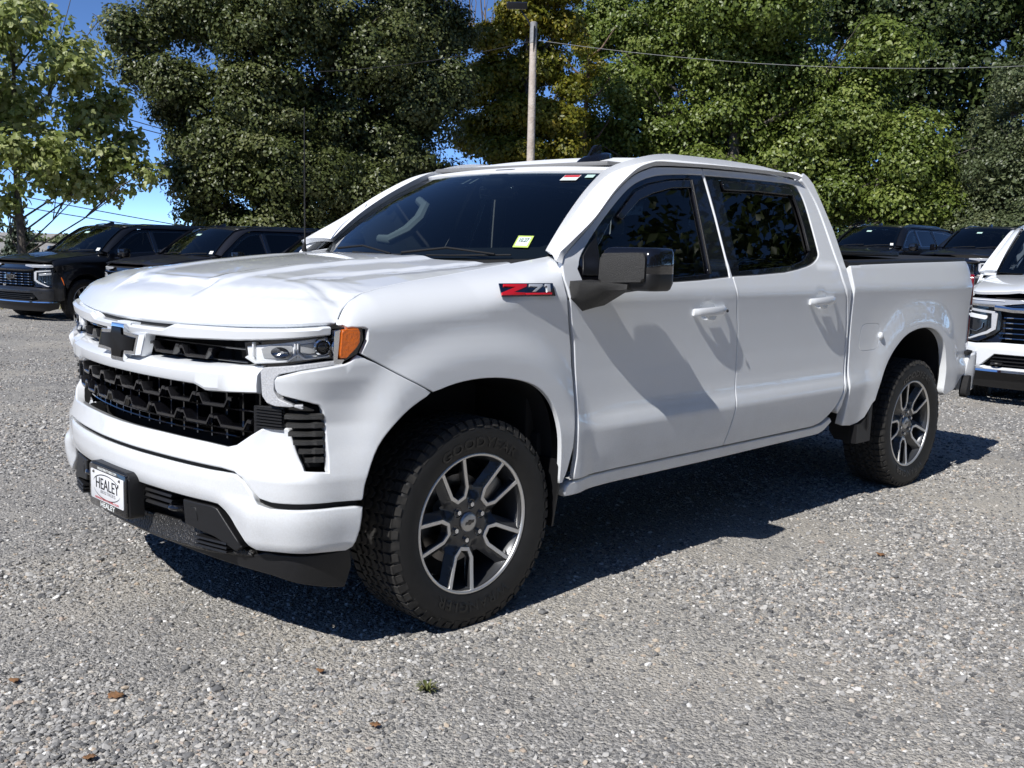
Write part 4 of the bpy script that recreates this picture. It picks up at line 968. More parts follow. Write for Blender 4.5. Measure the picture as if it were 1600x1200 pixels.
# ---- aerials
fin = thing('roof_aerial', None, None); del fin['label']; del fin['category']; fin.parent = truck
rr = []
for x, hw, h_ in ((1.165,.010,.008),(1.18,.026,.024),(1.22,.034,.032),(1.28,.036,.034),(1.36,.030,.030),(1.40,.016,.022),(1.405,.006,.010)):
    z = float(roof_z(x,-.40)); rr.append([(x,-hw,z-.004),(x,-hw*.85,z+h_*.55),(x,-hw*.3,z+h_),(x,hw*.3,z+h_),(x,hw*.85,z+h_*.55),(x,hw,z-.004)])
loft('aerial_base', GLOSSBLK, fin, [[(x,y-.40,z) for x,y,z in q] for q in rr], auto=50)
prism('aerial_fin', GLOSSBLK, fin, round_poly([(1.205,1.860),(1.275,1.952),(1.325,1.962),(1.335,1.870)],.012), -.007, .007, Matrix(((1,0,0,0),(0,0,-1,-.40),(0,1,0,0),(0,0,0,1))), bevel=.004)
tube('whip_aerial', MATBLK, truck, [(.40,.80,1.40),(.40,.80,1.425),(.405,.80,1.45),(.403,.80,1.75),(.402,.80,2.13)], [.014,.012,.0045,.0040,.0028], 8)
# ---- mirrors
for mi in DR:
    mr_ = thing('door_mirror', None, None); del mr_['label']; del mr_['category']; mr_.parent = truck
    if mi: mr_.location = (.08,-.05,-.03)
    s = -1 if mi else 1
    plan = round_poly([(.600,-1.035),(.668,-1.250),(.705,-1.268),(.830,-1.262),(.838,-1.10),(.800,-1.035)],[.03,.06,.05,.035,.03,.03],5)
    cx_, cy_ = plan.mean(0)
    def ringz(z, k, sh=0.): return [(cx_+(x-cx_)*k+sh, s*(cy_+(y-cy_)*k), z) for x, y in plan]
    loft('mirror_lower', SATBLK, mr_, [ringz(1.292,.80,.01),ringz(1.300,.93),ringz(1.318,.985),ringz(1.358,1.0),ringz(1.362,.985)], auto=50)
    loft('mirror_cap', GLOSSBLK, mr_, [ringz(1.360,.985),ringz(1.364,1.0),ringz(1.405,.995,.002),ringz(1.432,.975,.005),ringz(1.451,.935,.009),ringz(1.462,.87,.014),ringz(1.467,.70,.018)], auto=50)
    # grained front panel, slightly proud of the cap
    n = np.array([-.954,-.300,0.]); p0 = np.array([.634,-1.1425,1.388]); M = frame_at(p0*[1,s,1], n*[1,s,1])
    pp = round_poly([(-.098,-.068),(.098,-.058),(.100,.040),(.088,.058),(-.080,.052),(-.094,.040)],.014)
    if mi: pp = pp*[-1,1]
    prism('mirror_front_panel', GRAIN, mr_, pp, -.01, .016, M, bevel=.010, seg=3)
    prism('mirror_glass', CHROME, mr_, [(-.09,-.06),(.09,-.06),(.09,.07),(-.09,.07)], 0, .003, frame_at((.838,s*-1.15,1.38),(1,0,0)))
    A = [[(.480,-.990,1.250),(.485,-.995,1.325),(.600,-1.000,1.330),(.655,-1.000,1.315),(.640,-1.000,1.215),(.560,-.995,1.200)],
         [(.500,-1.03,1.262),(.505,-1.035,1.322),(.610,-1.04,1.328),(.675,-1.04,1.318),(.655,-1.035,1.225),(.575,-1.03,1.215)],
         [(.575,-1.085,1.290),(.580,-1.09,1.322),(.650,-1.10,1.326),(.740,-1.10,1.322),(.735,-1.09,1.285),(.640,-1.085,1.272)],
         [(.630,-1.17,1.296),(.635,-1.17,1.318),(.680,-1.18,1.322),(.780,-1.18,1.320),(.780,-1.17,1.294),(.690,-1.17,1.290)]]
    loft('mirror_arm', GRAIN, mr_, [[(x,s*y,z) for x,y,z in r_] for r_ in A], auto=40)

# ---- wheels
def make_wheel(parent, kind='truck'):
    """axle along local y, outer face towards -y; returns the wheel's Empty"""
    w = thing('wheel', None, None); del w['label']; del w['category']; w.parent = parent
    tp = [(.262,-.112),(.268,-.121),(.276,-.124),(.288,-.131),(.308,-.138),(.335,-.142),(.362,-.140),(.383,-.134),(.394,-.124),(.399,-.112),(.401,-.06),(.402,0)]
    tp = tp+[(r,-y) for r,y in tp[-2::-1]]
    n = 72; ring = [[(r*math.cos(t),y,r*math.sin(t)) for r,y in tp] for t in np.linspace(0,2*math.pi,n+1)]
    tyre = loft('tyre', RUBBER, w, ring, closed=False, caps=False, auto=60)
    # tread blocks, one joined piece of rubber
    V = []; F = []
    rr = np.random.default_rng(3)
    def block(t0, t1, y0, y1, r0, r1, sk=0., tp_=.86):
        b = len(V)
        for r, k in ((r0,1.),(r1,tp_)):
            tc_, yc = .5*(t0+t1), .5*(y0+y1)
            for t, y in ((t0,y0),(t1,y0),(t1,y1),(t0,y1)):
                tt = tc_+(t-tc_)*k+sk*(y-yc); yy = yc+(y-yc)*k; V.append((r*math.cos(tt),yy,r*math.sin(tt)))
        F.extend([(b+4,b+5,b+6,b+7),(b,b+1,b+5,b+4),(b+1,b+2,b+6,b+5),(b+2,b+3,b+7,b+6),(b+3,b,b+4,b+7)])
    nb = 58; st = 2*math.pi/nb
    for k in range(nb):
        t = k*st
        for row, (y0, y1) in enumerate(((-.078,-.046),(-.042,-.006),(.006,.042),(.046,.078))):
            o = (row % 2)*.5*st+rr.uniform(-.05,.05)*st
            block(t+o, t+o+st*.50, y0, y1, .400, .4085, sk=(1.6 if row % 2 else -1.6)*(1 if k % 2 else .55))
            block(t+o+st*.54, t+o+st*.92, y0+.004, y1-.003, .400, .4085, sk=(-1.2 if row % 2 else 1.2))
        for s in (-1,1):
            e = .010 if k % 2 else 0
            block(t, t+st*.80, s*.084, s*(.122+e*.5), .396, .4078, tp_=.92)
            # shoulder lug folded down on the sidewall
            b = len(V); r_out, r_in = .398, .382-e*.9
            for r, y in ((r_out,.122),(r_in,.1345),(r_out+.005,.127),(r_in,.1385)):
                for tt in (t+.02*st, t+.70*st): V.append((r*math.cos(tt),s*y,r*math.sin(tt)))
            q = [(b+4,b+5,b+7,b+6),(b,b+1,b+5,b+4),(b+2,b+6,b+7,b+3),(b,b+4,b+6,b+2),(b+1,b+3,b+7,b+5)]
            F.extend(q if s > 0 else [f[::-1] for f in q])
    tr = mesh_obj('tread_blocks', V, F, TREAD, w, smooth=False); tr['kind'] = 'stuff'
    bm = bmesh.new(); bm.from_mesh(tr.data); bmesh.ops.recalc_face_normals(bm, faces=bm.faces); bm.to_mesh(tr.data); bm.free()
    if kind == 'truck':
        for txt, ang, wd in (('GOODYEAR',88,.40),('WRANGLER',268,.38)):
            Vt, Ft = text_mesh(txt, .052, .0016, True, 1.1); Vt[:,0] *= wd/(Vt[:,0].max()-Vt[:,0].min()); Vt[:,1] *= .040/(Vt[:,1].max()-Vt[:,1].min())
            rm_ = .318; th = R(ang)-Vt[:,0]/rm_; rad = rm_+Vt[:,1]
            yy = -np.interp(rad,[.288,.308,.335,.362],[.131,.138,.142,.140])-.0012-Vt[:,2]
            mesh_obj('tyre_lettering', np.stack([rad*np.cos(th),yy,rad*np.sin(th)],1), Ft, LETTER, w, smooth=False)
        for k in range(5): pass
    # barrel
    bp = [(.268,-.121),(.262,-.112),(.254,-.095),(.246,-.06),(.236,.02),(.236,.12)]
    loft('rim_barrel', GUNMETAL, w, [[(r*math.cos(t),y,r*math.sin(t)) for r,y in bp] for t in np.linspace(0,2*math.pi,73)], closed=False, caps=False, auto=60)
    lp_ = [(.262,-.117),(.264,-.1245),(.271,-.1265),(.2755,-.1235),(.276,-.117)]
    loft('rim_lip', MACHINED, w, [[(r*math.cos(t),y,r*math.sin(t)) for r,y in lp_] for t in np.linspace(0,2*math.pi,97)], closed=False, caps=False, auto=60)
    face = lambda r: -.090-.028*np.clip(r/.262,0,1)**1.6
    ns = 5; phs = [R(114+72*k) for k in range(ns)]
    slot = np.array([(.263,-.050),(.250,-.048),(.140,-.034),(.112,-.016),(.112,.016),(.140,.034),(.250,.048),(.263,.050)])
    def rot(P, a): c, s_ = math.cos(a), math.sin(a); return np.stack([P[:,0]*c-P[:,1]*s_, P[:,0]*s_+P[:,1]*c],1)
    mid_ = np.array([(.262,-.060),(.248,-.0555),(.136,-.042),(.104,-.019),(.104,.019),(.136,.042),(.248,.0555),(.262,.060)])
    lines = [rot(resample(mid_,.006,closed=False),a) for a in phs]; allp = np.vstack(lines)
    def depth(x, z):
        P = np.stack([np.ravel(x),np.ravel(z)],1); d = np.min(np.linalg.norm(P[:,None,:]-allp[None],axis=2),axis=1); r = np.linalg.norm(P,axis=1)
        return (np.clip((d-.009)*1.0,0,.034)*sm(.075,.125,r)+.004+.006*sm(.10,.07,r)*0).reshape(np.shape(x))
    SPK = lambda x, z: np.stack([x, face(np.hypot(x,z))+depth(x,z), z],-1)
    wide = np.array([(.258,-.066),(.235,-.060),(.170,-.024),(.142,-.010),(.142,.010),(.170,.024),(.235,.060),(.258,.066),(.262,.034),(.263,0),(.262,-.034)])
    holes = [rot(slot*[.985,1] if False else slot,a) for a in phs]+[rot(wide*[.985,1],a+R(36)) for a in phs]
    circ = [( .2655*math.cos(t),.2655*math.sin(t)) for t in np.linspace(0,2*math.pi,96,endpoint=False)]
    holes = [np.stack([np.clip(np.hypot(*h_.T),0,.2585)*np.cos(np.arctan2(h_[:,1],h_[:,0])),np.clip(np.hypot(*h_.T),0,.2585)*np.sin(np.arctan2(h_[:,1],h_[:,0]))],1) for h_ in holes]
    sp = sheet('spokes', GUNMETAL, w, circ, SPK, holes=[h_[::1] for h_ in holes], h=.012, thick=.035, roll=.003, gap=-.003)
    outer = np.array([(.2645,-.078),(.250,-.064),(.133,-.049),(.096,-.022),(.096,.022),(.133,.049),(.250,.064),(.2645,.078)])
    for a in phs:
        band = np.vstack([slot*[1,1],outer[::-1]]); 
        sheet('machined_edge', MACHINED, w, rot(band,a), lambda x,z: np.stack([x, face(np.hypot(x,z))-.001, z],-1), h=.010, thick=.008, roll=.002, gap=0)
    cp = [[(r*math.cos(t),y,r*math.sin(t)) for r,y in ((.0,-.099),(.030,-.098),(.038,-.095),(.0405,-.088),(.0405,-.07))] for t in np.linspace(0,2*math.pi,33)]
    cap = loft('centre_cap', mat('brushed_cap',(.50,.50,.50),rough=.35,metal=1.) if kind == 'truck' else GLOSSBLK, w, cp, closed=False, caps=False, auto=50)
    if kind == 'truck': prism('cap_emblem', GLOSSBLK, w, bow(.135,.145), 0, .002, Matrix(((1,0,0,0),(0,0,-1,-.0985),(0,1,0,0),(0,0,0,1))) @ Matrix.Rotation(R(8),4,'Z'))
    for k in range(6):
        a = R(60*k+20); c = (.070*math.cos(a),-.088,.070*math.sin(a))
        bm = bmesh.new(); bmesh.ops.create_cone(bm, cap_ends=True, segments=6, radius1=.0115, radius2=.0095, depth=.022, matrix=Matrix.Translation(c) @ Matrix.Rotation(R(90),4,'X')); bm_obj('lug_nut', bm, CHROME, w, auto=20)
        q = [[(c[0]+r*math.cos(t),y,c[2]+r*math.sin(t)) for r,y in ((.012,-.0775),(.0165,-.0895),(.020,-.0905))] for t in np.linspace(0,2*math.pi,17)]
        loft('lug_pocket', GLOSSBLK, w, q, closed=False, caps=False)
    bd = [[(r*math.cos(t),y,r*math.sin(t)) for r,y in ((.05,-.05),(.09,-.045),(.09,-.015),(.175,-.015),(.175,.01),(.05,.01))] for t in np.linspace(0,2*math.pi,49)]
    loft('brake_disc', BRAKE, w, bd, closed=False, caps=False, auto=30)
    box('brake_caliper', BRAKE, w, (.135,-.03,.10), (.13,.09,.10), rot=Matrix.Rotation(R(-40),3,'Y'), bevel=.02)
    loft('barrel_back', MATBLK, w, [[(r*math.cos(t),y,r*math.sin(t)) for r,y in ((.02,.03),(.236,.03))] for t in np.linspace(0,2*math.pi,33)], closed=False, caps=False)
    return w
WH = make_wheel(truck); WH.location = (0,-.860,.402)
for x, y, a, rz in ((3.745,-.860,0,0),(0,.860,25,math.pi),(3.745,.860,50,math.pi)):
    c = copy_tree(WH, truck); c.location = (x,y,.402); c.rotation_euler = (0,R(a),rz)
# ================================================================== trees
def leaf_mat(name, c0, c1, c2, trans=.30, rough=.42, spec=.45):
    m = bpy.data.materials.new(name); m.use_nodes = True; t = m.node_tree; b = t.nodes['Principled BSDF']; o = t.nodes['Material Output']
    a = t.nodes.new('ShaderNodeAttribute'); a.attribute_name = 'rnd'
    r = t.nodes.new('ShaderNodeValToRGB'); e = r.color_ramp.elements; e[0].color = (*c0,1); e[1].color = (*c2,1); q = e.new(.55); q.color = (*c1,1)
    t.links.new(a.outputs['Fac'], r.inputs[0]); t.links.new(r.outputs[0], b.inputs['Base Color']); b.inputs['Roughness'].default_value = rough; b.inputs['Specular IOR Level'].default_value = spec
    tr = t.nodes.new('ShaderNodeBsdfTranslucent'); mx = t.nodes.new('ShaderNodeMixShader'); mx.inputs[0].default_value = trans
    t.links.new(r.outputs[0], tr.inputs[0]); t.links.new(b.outputs[0], mx.inputs[1]); t.links.new(tr.outputs[0], mx.inputs[2]); t.links.new(mx.outputs[0], o.inputs[0])
    return m
KITE = np.array([(0,0,0),(.36,.42,.06),(0,1.,-.10),(-.36,.42,.06)]); KITE_F = [(0,1,2),(0,2,3)]
LOBE = np.array([(0,0,0),(.34,.02,.05),(.52,.40,.02),(.26,.46,.04),(.24,.82,-.04),(0,1.05,-.14),(-.24,.82,-.04),(-.26,.46,.04),(-.52,.40,.02),(-.34,.02,.05)]); LOBE_F = [(0,1,2,3),(0,3,4,5),(0,5,6,7),(0,7,8,9)]
def leaf_cloud(name, blobs, n, size, m, parent, seed, shape=KITE, sf=KITE_F, clump=(.30,.60), per=60, up=.55, shell=(.62,1.02), spread=1., kind=None, droop=.0, bough=False):
    g = np.random.default_rng(seed); B = np.array(blobs,float)          # x y z rx rz
    ry = B[:,5] if B.shape[1] > 5 else .5*(B[:,3]+B[:,4])
    ar = B[:,3]*B[:,4]+B[:,3]*ry; w = ar/ar.sum()
    nc = max(1,n//per); ib = g.choice(len(B), nc, p=w)
    d = g.normal(size=(nc,3)); d /= np.linalg.norm(d,axis=1,keepdims=True)
    r = shell[0]+(shell[1]-shell[0])*g.uniform(size=nc)**.6
    cs = g.uniform(*clump,size=nc)
    rad = np.stack([B[ib,3],ry[ib],B[ib,4]],1); rad = np.maximum(rad-.8*cs[:,None],.35*rad); c = B[ib,:3]+d*rad*r[:,None]
    i = g.integers(0,nc,n); e = g.normal(size=(n,3)); e /= np.linalg.norm(e,axis=1,keepdims=True)
    k = g.uniform(size=n)**.45
    if bough:                                                     # leaves sit on the outer, upper skin of each bough
        e = e+.55*d[i]+np.array([0,0,.40]); e /= np.linalg.norm(e,axis=1,keepdims=True); k = .70+.38*g.uniform(size=n)**.8
        ph = g.uniform(0,6.28,size=(nc,3)); wob = 1+.22*np.sin(3.1*e[:,0]*2+ph[i,0])*np.sin(2.7*e[:,1]*2+ph[i,1])+.12*np.sin(6*e[:,2]+ph[i,2]); k = k*wob
    P = c[i]+e*(cs[i]*k)[:,None]*np.array([1,1,.72])*spread
    core = g.uniform(size=n) < (.20 if bough else 0.)                # leaves deep inside the crown
    if bough:
        jb = g.choice(len(B), n, p=w); dv = g.normal(size=(n,3)); dv /= np.linalg.norm(dv,axis=1,keepdims=True); Rb = np.stack([B[jb,3],ry[jb],B[jb,4]],1)
        P = np.where(core[:,None], B[jb,:3]+dv*Rb*(.62*g.uniform(size=n)**.4)[:,None], P)
    nrm = .55*e+.5*d[i]+np.array([0,0,up])+.55*g.normal(size=(n,3)) if not bough else 1.0*e+.25*d[i]+np.array([0,0,up*.5])+.42*g.normal(size=(n,3)); nrm /= np.linalg.norm(nrm,axis=1,keepdims=True)
    ax = g.normal(size=(n,3))+np.array([0,0,-droop]); ax -= nrm*np.sum(ax*nrm,1,keepdims=True); ax /= np.linalg.norm(ax,axis=1,keepdims=True); bx = np.cross(ax,nrm)
    s = size*g.uniform(.65,1.25,n)*np.where(core,1.9,1.)
    S = shape; m_ = len(S)
    V = P[:,None,:]+s[:,None,None]*(S[None,:,0,None]*bx[:,None,:]+S[None,:,1,None]*ax[:,None,:]+S[None,:,2,None]*nrm[:,None,:])
    V = V.reshape(-1,3); fl = len(sf[0]); Fi = (np.arange(n)[:,None,None]*m_+np.array(sf)[None]).reshape(-1,fl)
    me = bpy.data.meshes.new(name); me.vertices.add(len(V)); me.vertices.foreach_set('co', V.astype(np.float32).ravel())
    me.loops.add(Fi.size); me.loops.foreach_set('vertex_index', Fi.astype(np.int32).ravel()); me.polygons.add(len(Fi)); me.polygons.foreach_set('loop_start', (np.arange(len(Fi))*fl).astype(np.int32))
    me.update(calc_edges=True)
    rc = g.uniform(size=nc); rv = np.clip(.55*rc[i]+.45*g.uniform(size=n)+.12*g.normal(size=n),0,1)
    at = me.attributes.new('rnd','FLOAT','POINT'); at.data.foreach_set('value', np.repeat(rv,m_).astype(np.float32))
    me.materials.append(m)
    return link(name, me, parent, kind)
BARK = mat('bark', (.060,.052,.043), rough=.9, bump=(14,.8,.03), noise=(9,.2,(.15,.13,.11)))
REDBARK = mat('reddish_bark', (.12,.075,.055), rough=.9, bump=(14,.8,.03), noise=(9,.2,(.22,.15,.11)))
DEADWOOD = mat('dead_twigs', (.22,.18,.15), rough=.9)
CAMP = np.array([-2.593,-3.805,1.467])
def make_tree(name, label, base, az, blobs, n, size, m, seed, s=1., trunk_r=.22, bark=BARK, group='trees behind the parked cars', lean=0., **kw):
    bx, by = base; bx = CAMP[0]+(bx-CAMP[0])*s; by = CAMP[1]+(by-CAMP[1])*s
    gz = float(ground_z(bx,by)); B = np.array(blobs,float); B = np.stack([B[:,0]*s,B[:,1]*s,1.467+(B[:,2]-1.467)*s-gz,B[:,3]*s,B[:,4]*s],1)
    g = np.random.default_rng(seed); B[:,1] += g.uniform(-.8,.8,len(B))*s
    root = thing(name, label, 'tree', (bx,by,gz), R(az-90), group)
    top = B[:,2].max()
    tp = [(lean*t*t+.10*math.sin(3*t+seed),.1*math.cos(2*t+seed),t*top*.92-.1*(t == 0)) for t in np.linspace(0,1,10)]
    tube('trunk', bark, root, tp, [trunk_r*(1-.85*t)+.02 for t in np.linspace(0,1,10)], 10)
    for b in B:
        zb = b[2]
        z0 = max(.5,zb-.35*abs(b[0])-1.2); t0 = min(.95,z0/(top*.92)); st = (lean*t0*t0+.10*math.sin(3*t0+seed),.1*math.cos(2*t0+seed),t0*top*.92)
        md_ = (.5*(st[0]+b[0])+g.normal()*.1,.5*(st[1]+b[1])+g.normal()*.1,.55*st[2]+.45*zb)
        ends = [(b[0],b[1],zb)]
        md2 = (.25*st[0]+.75*b[0]+g.normal()*.12,.25*st[1]+.75*b[1]+g.normal()*.12,.22*st[2]+.78*zb+g.normal()*.10)
        tube('limb', bark, root, [st,md_,md2,ends[0]], [trunk_r*.30,trunk_r*.19,trunk_r*.11,.008], 6)
        for q in range(3):
            e = (b[0]+g.normal()*b[3]*.45,b[1]+g.normal()*b[3]*.45,zb+abs(g.normal())*b[4]*.5)
            bm = bmesh.new(); tube_bm(bm, [md_,(.5*(md_[0]+e[0]),.5*(md_[1]+e[1]),.5*(md_[2]+e[2])+.1),e], [trunk_r*.16,trunk_r*.10,.01], 5); bm_obj('branch', bm, bark, root)
    leaf_cloud('crown', B, n, size, m, root, seed, **kw)
    return root
L_SYC = leaf_mat('sycamore_leaf', (.16,.21,.04), (.33,.38,.12), (.58,.60,.31), trans=.42)
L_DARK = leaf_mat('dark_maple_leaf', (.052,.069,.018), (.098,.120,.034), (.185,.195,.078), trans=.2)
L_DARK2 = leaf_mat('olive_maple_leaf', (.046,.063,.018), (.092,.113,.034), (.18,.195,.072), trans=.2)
L_YEL = leaf_mat('yellow_green_leaf', (.12,.14,.016), (.22,.22,.026), (.38,.29,.035), trans=.36)
L_POP = leaf_mat('glossy_green_leaf', (.085,.125,.020), (.165,.22,.040), (.34,.385,.11), trans=.30, rough=.42, spec=.5)
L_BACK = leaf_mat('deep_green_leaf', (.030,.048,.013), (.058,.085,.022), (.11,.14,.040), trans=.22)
L_LOC = leaf_mat('grey_green_leaf', (.070,.095,.042), (.125,.155,.070), (.22,.24,.12), trans=.28)
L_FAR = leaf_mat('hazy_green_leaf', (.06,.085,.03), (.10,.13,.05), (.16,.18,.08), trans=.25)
make_tree('sycamore_tree', 'young sycamore with big pale leaves and open crown against the sky', (7.1,24.12), 70.9,
  [(-.08,0,6.52,1.18,1.01),(1.26,0,5.72,1.34,1.18),(-.25,0,4.84,1.51,1.34),(1.76,0,4.39,1.26,1.18),(.25,0,3.34,1.68,1.18),(2.27,0,3.39,1.01,.84),(1.43,0,2.7,1.51,.67),(3.02,0,3.08,.5,.5),(.25,0,7.21,.84,.67),(-1.43,0,5.48,1.34,1.51),(-1.76,0,3.46,1.34,1.34),(-.59,0,2.14,1.01,.5),(2.35,0,4.91,.5,.67),(.67,0,6.88,.34,.67),(2.77,0,3.91,.5,.42)],
  11500, .158, L_SYC, 3, trunk_r=.10, shape=LOBE, sf=LOBE_F, clump=(.30,.62), per=17, up=.5, shell=(.15,1.06), droop=.5)
make_tree('dark_maple_tree', 'dense dark maple with a bulging branch jutting left into the sky', (13.85,23.07), 58.5,
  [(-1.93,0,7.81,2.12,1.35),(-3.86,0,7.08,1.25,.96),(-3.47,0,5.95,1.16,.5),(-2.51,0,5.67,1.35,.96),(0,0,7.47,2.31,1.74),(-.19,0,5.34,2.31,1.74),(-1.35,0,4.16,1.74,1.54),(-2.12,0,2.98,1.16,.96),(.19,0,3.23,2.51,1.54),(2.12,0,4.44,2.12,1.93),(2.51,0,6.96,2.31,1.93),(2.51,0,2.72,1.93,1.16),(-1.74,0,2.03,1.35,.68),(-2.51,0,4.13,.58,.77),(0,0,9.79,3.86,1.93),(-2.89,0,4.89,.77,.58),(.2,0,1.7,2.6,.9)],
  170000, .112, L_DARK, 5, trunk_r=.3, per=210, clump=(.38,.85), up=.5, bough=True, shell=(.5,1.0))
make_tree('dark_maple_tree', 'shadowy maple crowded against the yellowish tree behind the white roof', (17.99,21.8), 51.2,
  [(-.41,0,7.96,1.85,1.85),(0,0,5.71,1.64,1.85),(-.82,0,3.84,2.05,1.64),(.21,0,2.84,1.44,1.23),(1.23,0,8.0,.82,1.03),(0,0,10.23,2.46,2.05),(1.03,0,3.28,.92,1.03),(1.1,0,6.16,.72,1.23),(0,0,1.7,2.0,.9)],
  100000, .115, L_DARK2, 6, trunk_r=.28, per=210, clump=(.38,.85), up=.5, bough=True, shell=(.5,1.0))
yt = make_tree('yellowing_maple_tree', 'yellow green maple with dead twigs and gaps of sky behind the wooden pole', (23.37,22.08), 44.9,
  [(-.35,0,5.86,1.84,1.0),(-1.73,0,5.25,1.27,.92),(.81,0,5.66,1.2,.9),(-.81,0,7.23,1.5,.9),(.35,0,7.72,1.2,1.0),(-1.27,0,8.4,.9,.6),(1.45,0,6.83,.6,.6),(-.35,0,9.09,1.2,.8),(-.58,0,4.59,1.61,.69),(1.04,0,8.89,.9,.8),(1.3,0,4.7,.7,.5),(.58,0,10.03,1.61,.81),(-1.84,0,6.75,.81,.81),(-.3,0,3.2,1.9,1.2)],
  60000, .145, L_YEL, 8, trunk_r=.22, per=130, clump=(.35,.70), up=.6, shell=(.4,1.02), bough=True)
g = np.random.default_rng(21)
for k in range(16):
    x0 = -2.2+g.uniform(-.7,.9); z0 = 7.4+g.uniform(0,.8); p = [(x0,0,z0)]
    for q in range(4): p.append((p[-1][0]+g.normal()*.16,p[-1][1]+g.normal()*.2,p[-1][2]+g.uniform(.35,.7)))
    tube('dead_branch', DEADWOOD, yt, p, [.035,.028,.02,.014,.006], 5)
make_tree('leafy_tree', 'tall full tree with glossy bright leaves filling the space above the truck bed', (22.66,13.08), 33.8,
  [(-2.43,0,7.56,1.87,1.49),(-3.1,0,5.86,1.0,1.1),(-2.43,0,4.76,1.68,1.12),(-3.73,0,4.35,.93,.93),(-.56,0,6.86,2.05,1.68),(-.56,0,4.81,2.05,1.49),(1.31,0,6.16,2.05,1.68),(1.68,0,4.12,2.05,1.49),(.37,0,8.19,2.43,1.49),(2.99,0,5.08,1.68,1.68),(3.17,0,3.04,1.87,1.12),(4.67,0,4.01,1.49,1.49),(4.85,0,2.71,1.49,.93),(1.87,0,2.63,1.49,.93),(-1.49,0,9.26,2.8,1.12),(-3.6,0,7.89,.8,1.12),(3.73,0,6.78,1.31,1.12),(-3.17,0,3.24,1.68,.75),(-1,0,3.2,2.2,1.2),(-4.25,0,7.5,.9,1.2),(-4.2,0,4.5,.9,1.2),(-3.9,0,6.2,.9,.7),(-2.6,0,6.2,1.2,1.0)],
  180000, .150, L_POP, 9, s=1.34, trunk_r=.32, per=190, clump=(.50,1.05), up=.5, droop=.5, bough=True, shell=(.5,1.02))
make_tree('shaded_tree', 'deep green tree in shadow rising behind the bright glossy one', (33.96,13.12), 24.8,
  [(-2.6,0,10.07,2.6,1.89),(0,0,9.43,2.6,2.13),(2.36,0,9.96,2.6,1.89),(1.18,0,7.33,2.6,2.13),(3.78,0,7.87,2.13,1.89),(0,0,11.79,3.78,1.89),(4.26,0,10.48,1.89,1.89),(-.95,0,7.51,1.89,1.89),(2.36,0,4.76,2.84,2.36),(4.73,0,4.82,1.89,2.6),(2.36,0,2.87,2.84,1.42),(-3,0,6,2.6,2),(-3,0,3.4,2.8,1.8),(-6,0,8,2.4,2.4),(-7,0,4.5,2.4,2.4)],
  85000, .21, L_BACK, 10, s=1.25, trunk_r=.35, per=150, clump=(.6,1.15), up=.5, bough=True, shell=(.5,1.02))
make_tree('locust_tree', 'small locust with fine grey green leaves above the white vehicle', (25.06,6.58), 20.6,
  [(.34,0,5.68,1.18,.84),(-.34,0,4.66,1.01,.84),(.84,0,4.35,1.18,1.01),(0,0,3.32,1.18,.92),(-.67,0,2.63,1.01,.67),(1.01,0,2.68,1.18,.84),(-1.01,0,3.63,.67,.67),(1.01,0,6.2,.84,.67),(2.2,0,4.6,1.2,1.4),(2.3,0,2.7,1.2,1.2),(.3,0,1.9,2.0,.8)],
  55000, .105, L_LOC, 12, s=1.38, trunk_r=.16, per=170, clump=(.35,.75), up=.6, bough=True, shell=(.5,1.02))
vt = thing('vine_covered_trunk', 'bare reddish trunk wrapped in vine between the yellowish tree and the glossy one', 'tree', (26.9,22.6,float(ground_z(26.9,22.6))), R(-48), 'trees behind the parked cars')
tube('trunk', REDBARK, vt, [(.05*math.sin(k),.05*math.cos(2*k),k*1.02) for k in range(9)], [.17-.014*k for k in range(9)], 9)
for k in range(7): tube('limb', REDBARK, vt, [(0,0,4+.8*k),((.5 if k % 2 else -.5),.1,4.4+.8*k),((1.0 if k % 2 else -1.1),.2,5.2+.8*k)], [.06,.04,.012], 6)
leaf_cloud('vine', [(.25*math.sin(3*k),-.1,1+.75*k,.50,.60) for k in range(11)], 5200, .12, L_YEL, vt, 77, per=16, clump=(.15,.30))
fw = []
for k in range(70): fw.append((-95+2.9*k,128-.55*k+2*math.sin(k*1.7),.8+.5*math.sin(k*2.3),2.6,1.5+.5*math.sin(k*.9)))
leaf_cloud('distant_woods', fw, 30000, .45, L_FAR, None, 78, per=30, clump=(.4,.8), kind='stuff')
# far off: a spruce top and low bushes past the parked row, and the wood that closes the lot behind
sp = thing('spruce_tree', 'small far spruce low behind the sycamore trunk', 'tree', (13.47,42.84,-.2), R(71-90), 'trees behind the parked cars')
tube('trunk', BARK, sp, [(0,0,0),(0,0,2.3)], [.09,.02], 8)
leaf_cloud('crown', [(0,0,z,.95*(1-(z-.4)/2.4)+.06,.25) for z in np.linspace(.5,2.5,8)], 5000, .15, leaf_mat('spruce_needles',(.035,.050,.028),(.06,.08,.045),(.10,.12,.08),trans=.1), sp, 14, per=30, clump=(.12,.25), up=.1)
for (x, z, rx, rz, lb, sd) in ((-1.3,2.1,1.5,.55,'rounded far bush showing over the leftmost dark roof',15),(1.5,2.0,1.6,.50,'low far bush between the sycamore and dark maple',16)):
    q = thing('bush', lb, 'bush', (23.63+x*.91,53.69+x*-.41,-.2), 0, 'far bushes past the parked row')
    leaf_cloud('crown', [(0,0,z*.75,rx,rz),(.5,0,z*.55,rx*.9,rz),(-.5,0,z*.45,rx,rz*1.2)], 6000, .19, L_FAR, q, sd, per=30, clump=(.2,.4))
    tube('stem', BARK, q, [(0,0,0),(0,0,z*.6)], [.06,.03], 6)
und = []
g = np.random.default_rng(31)
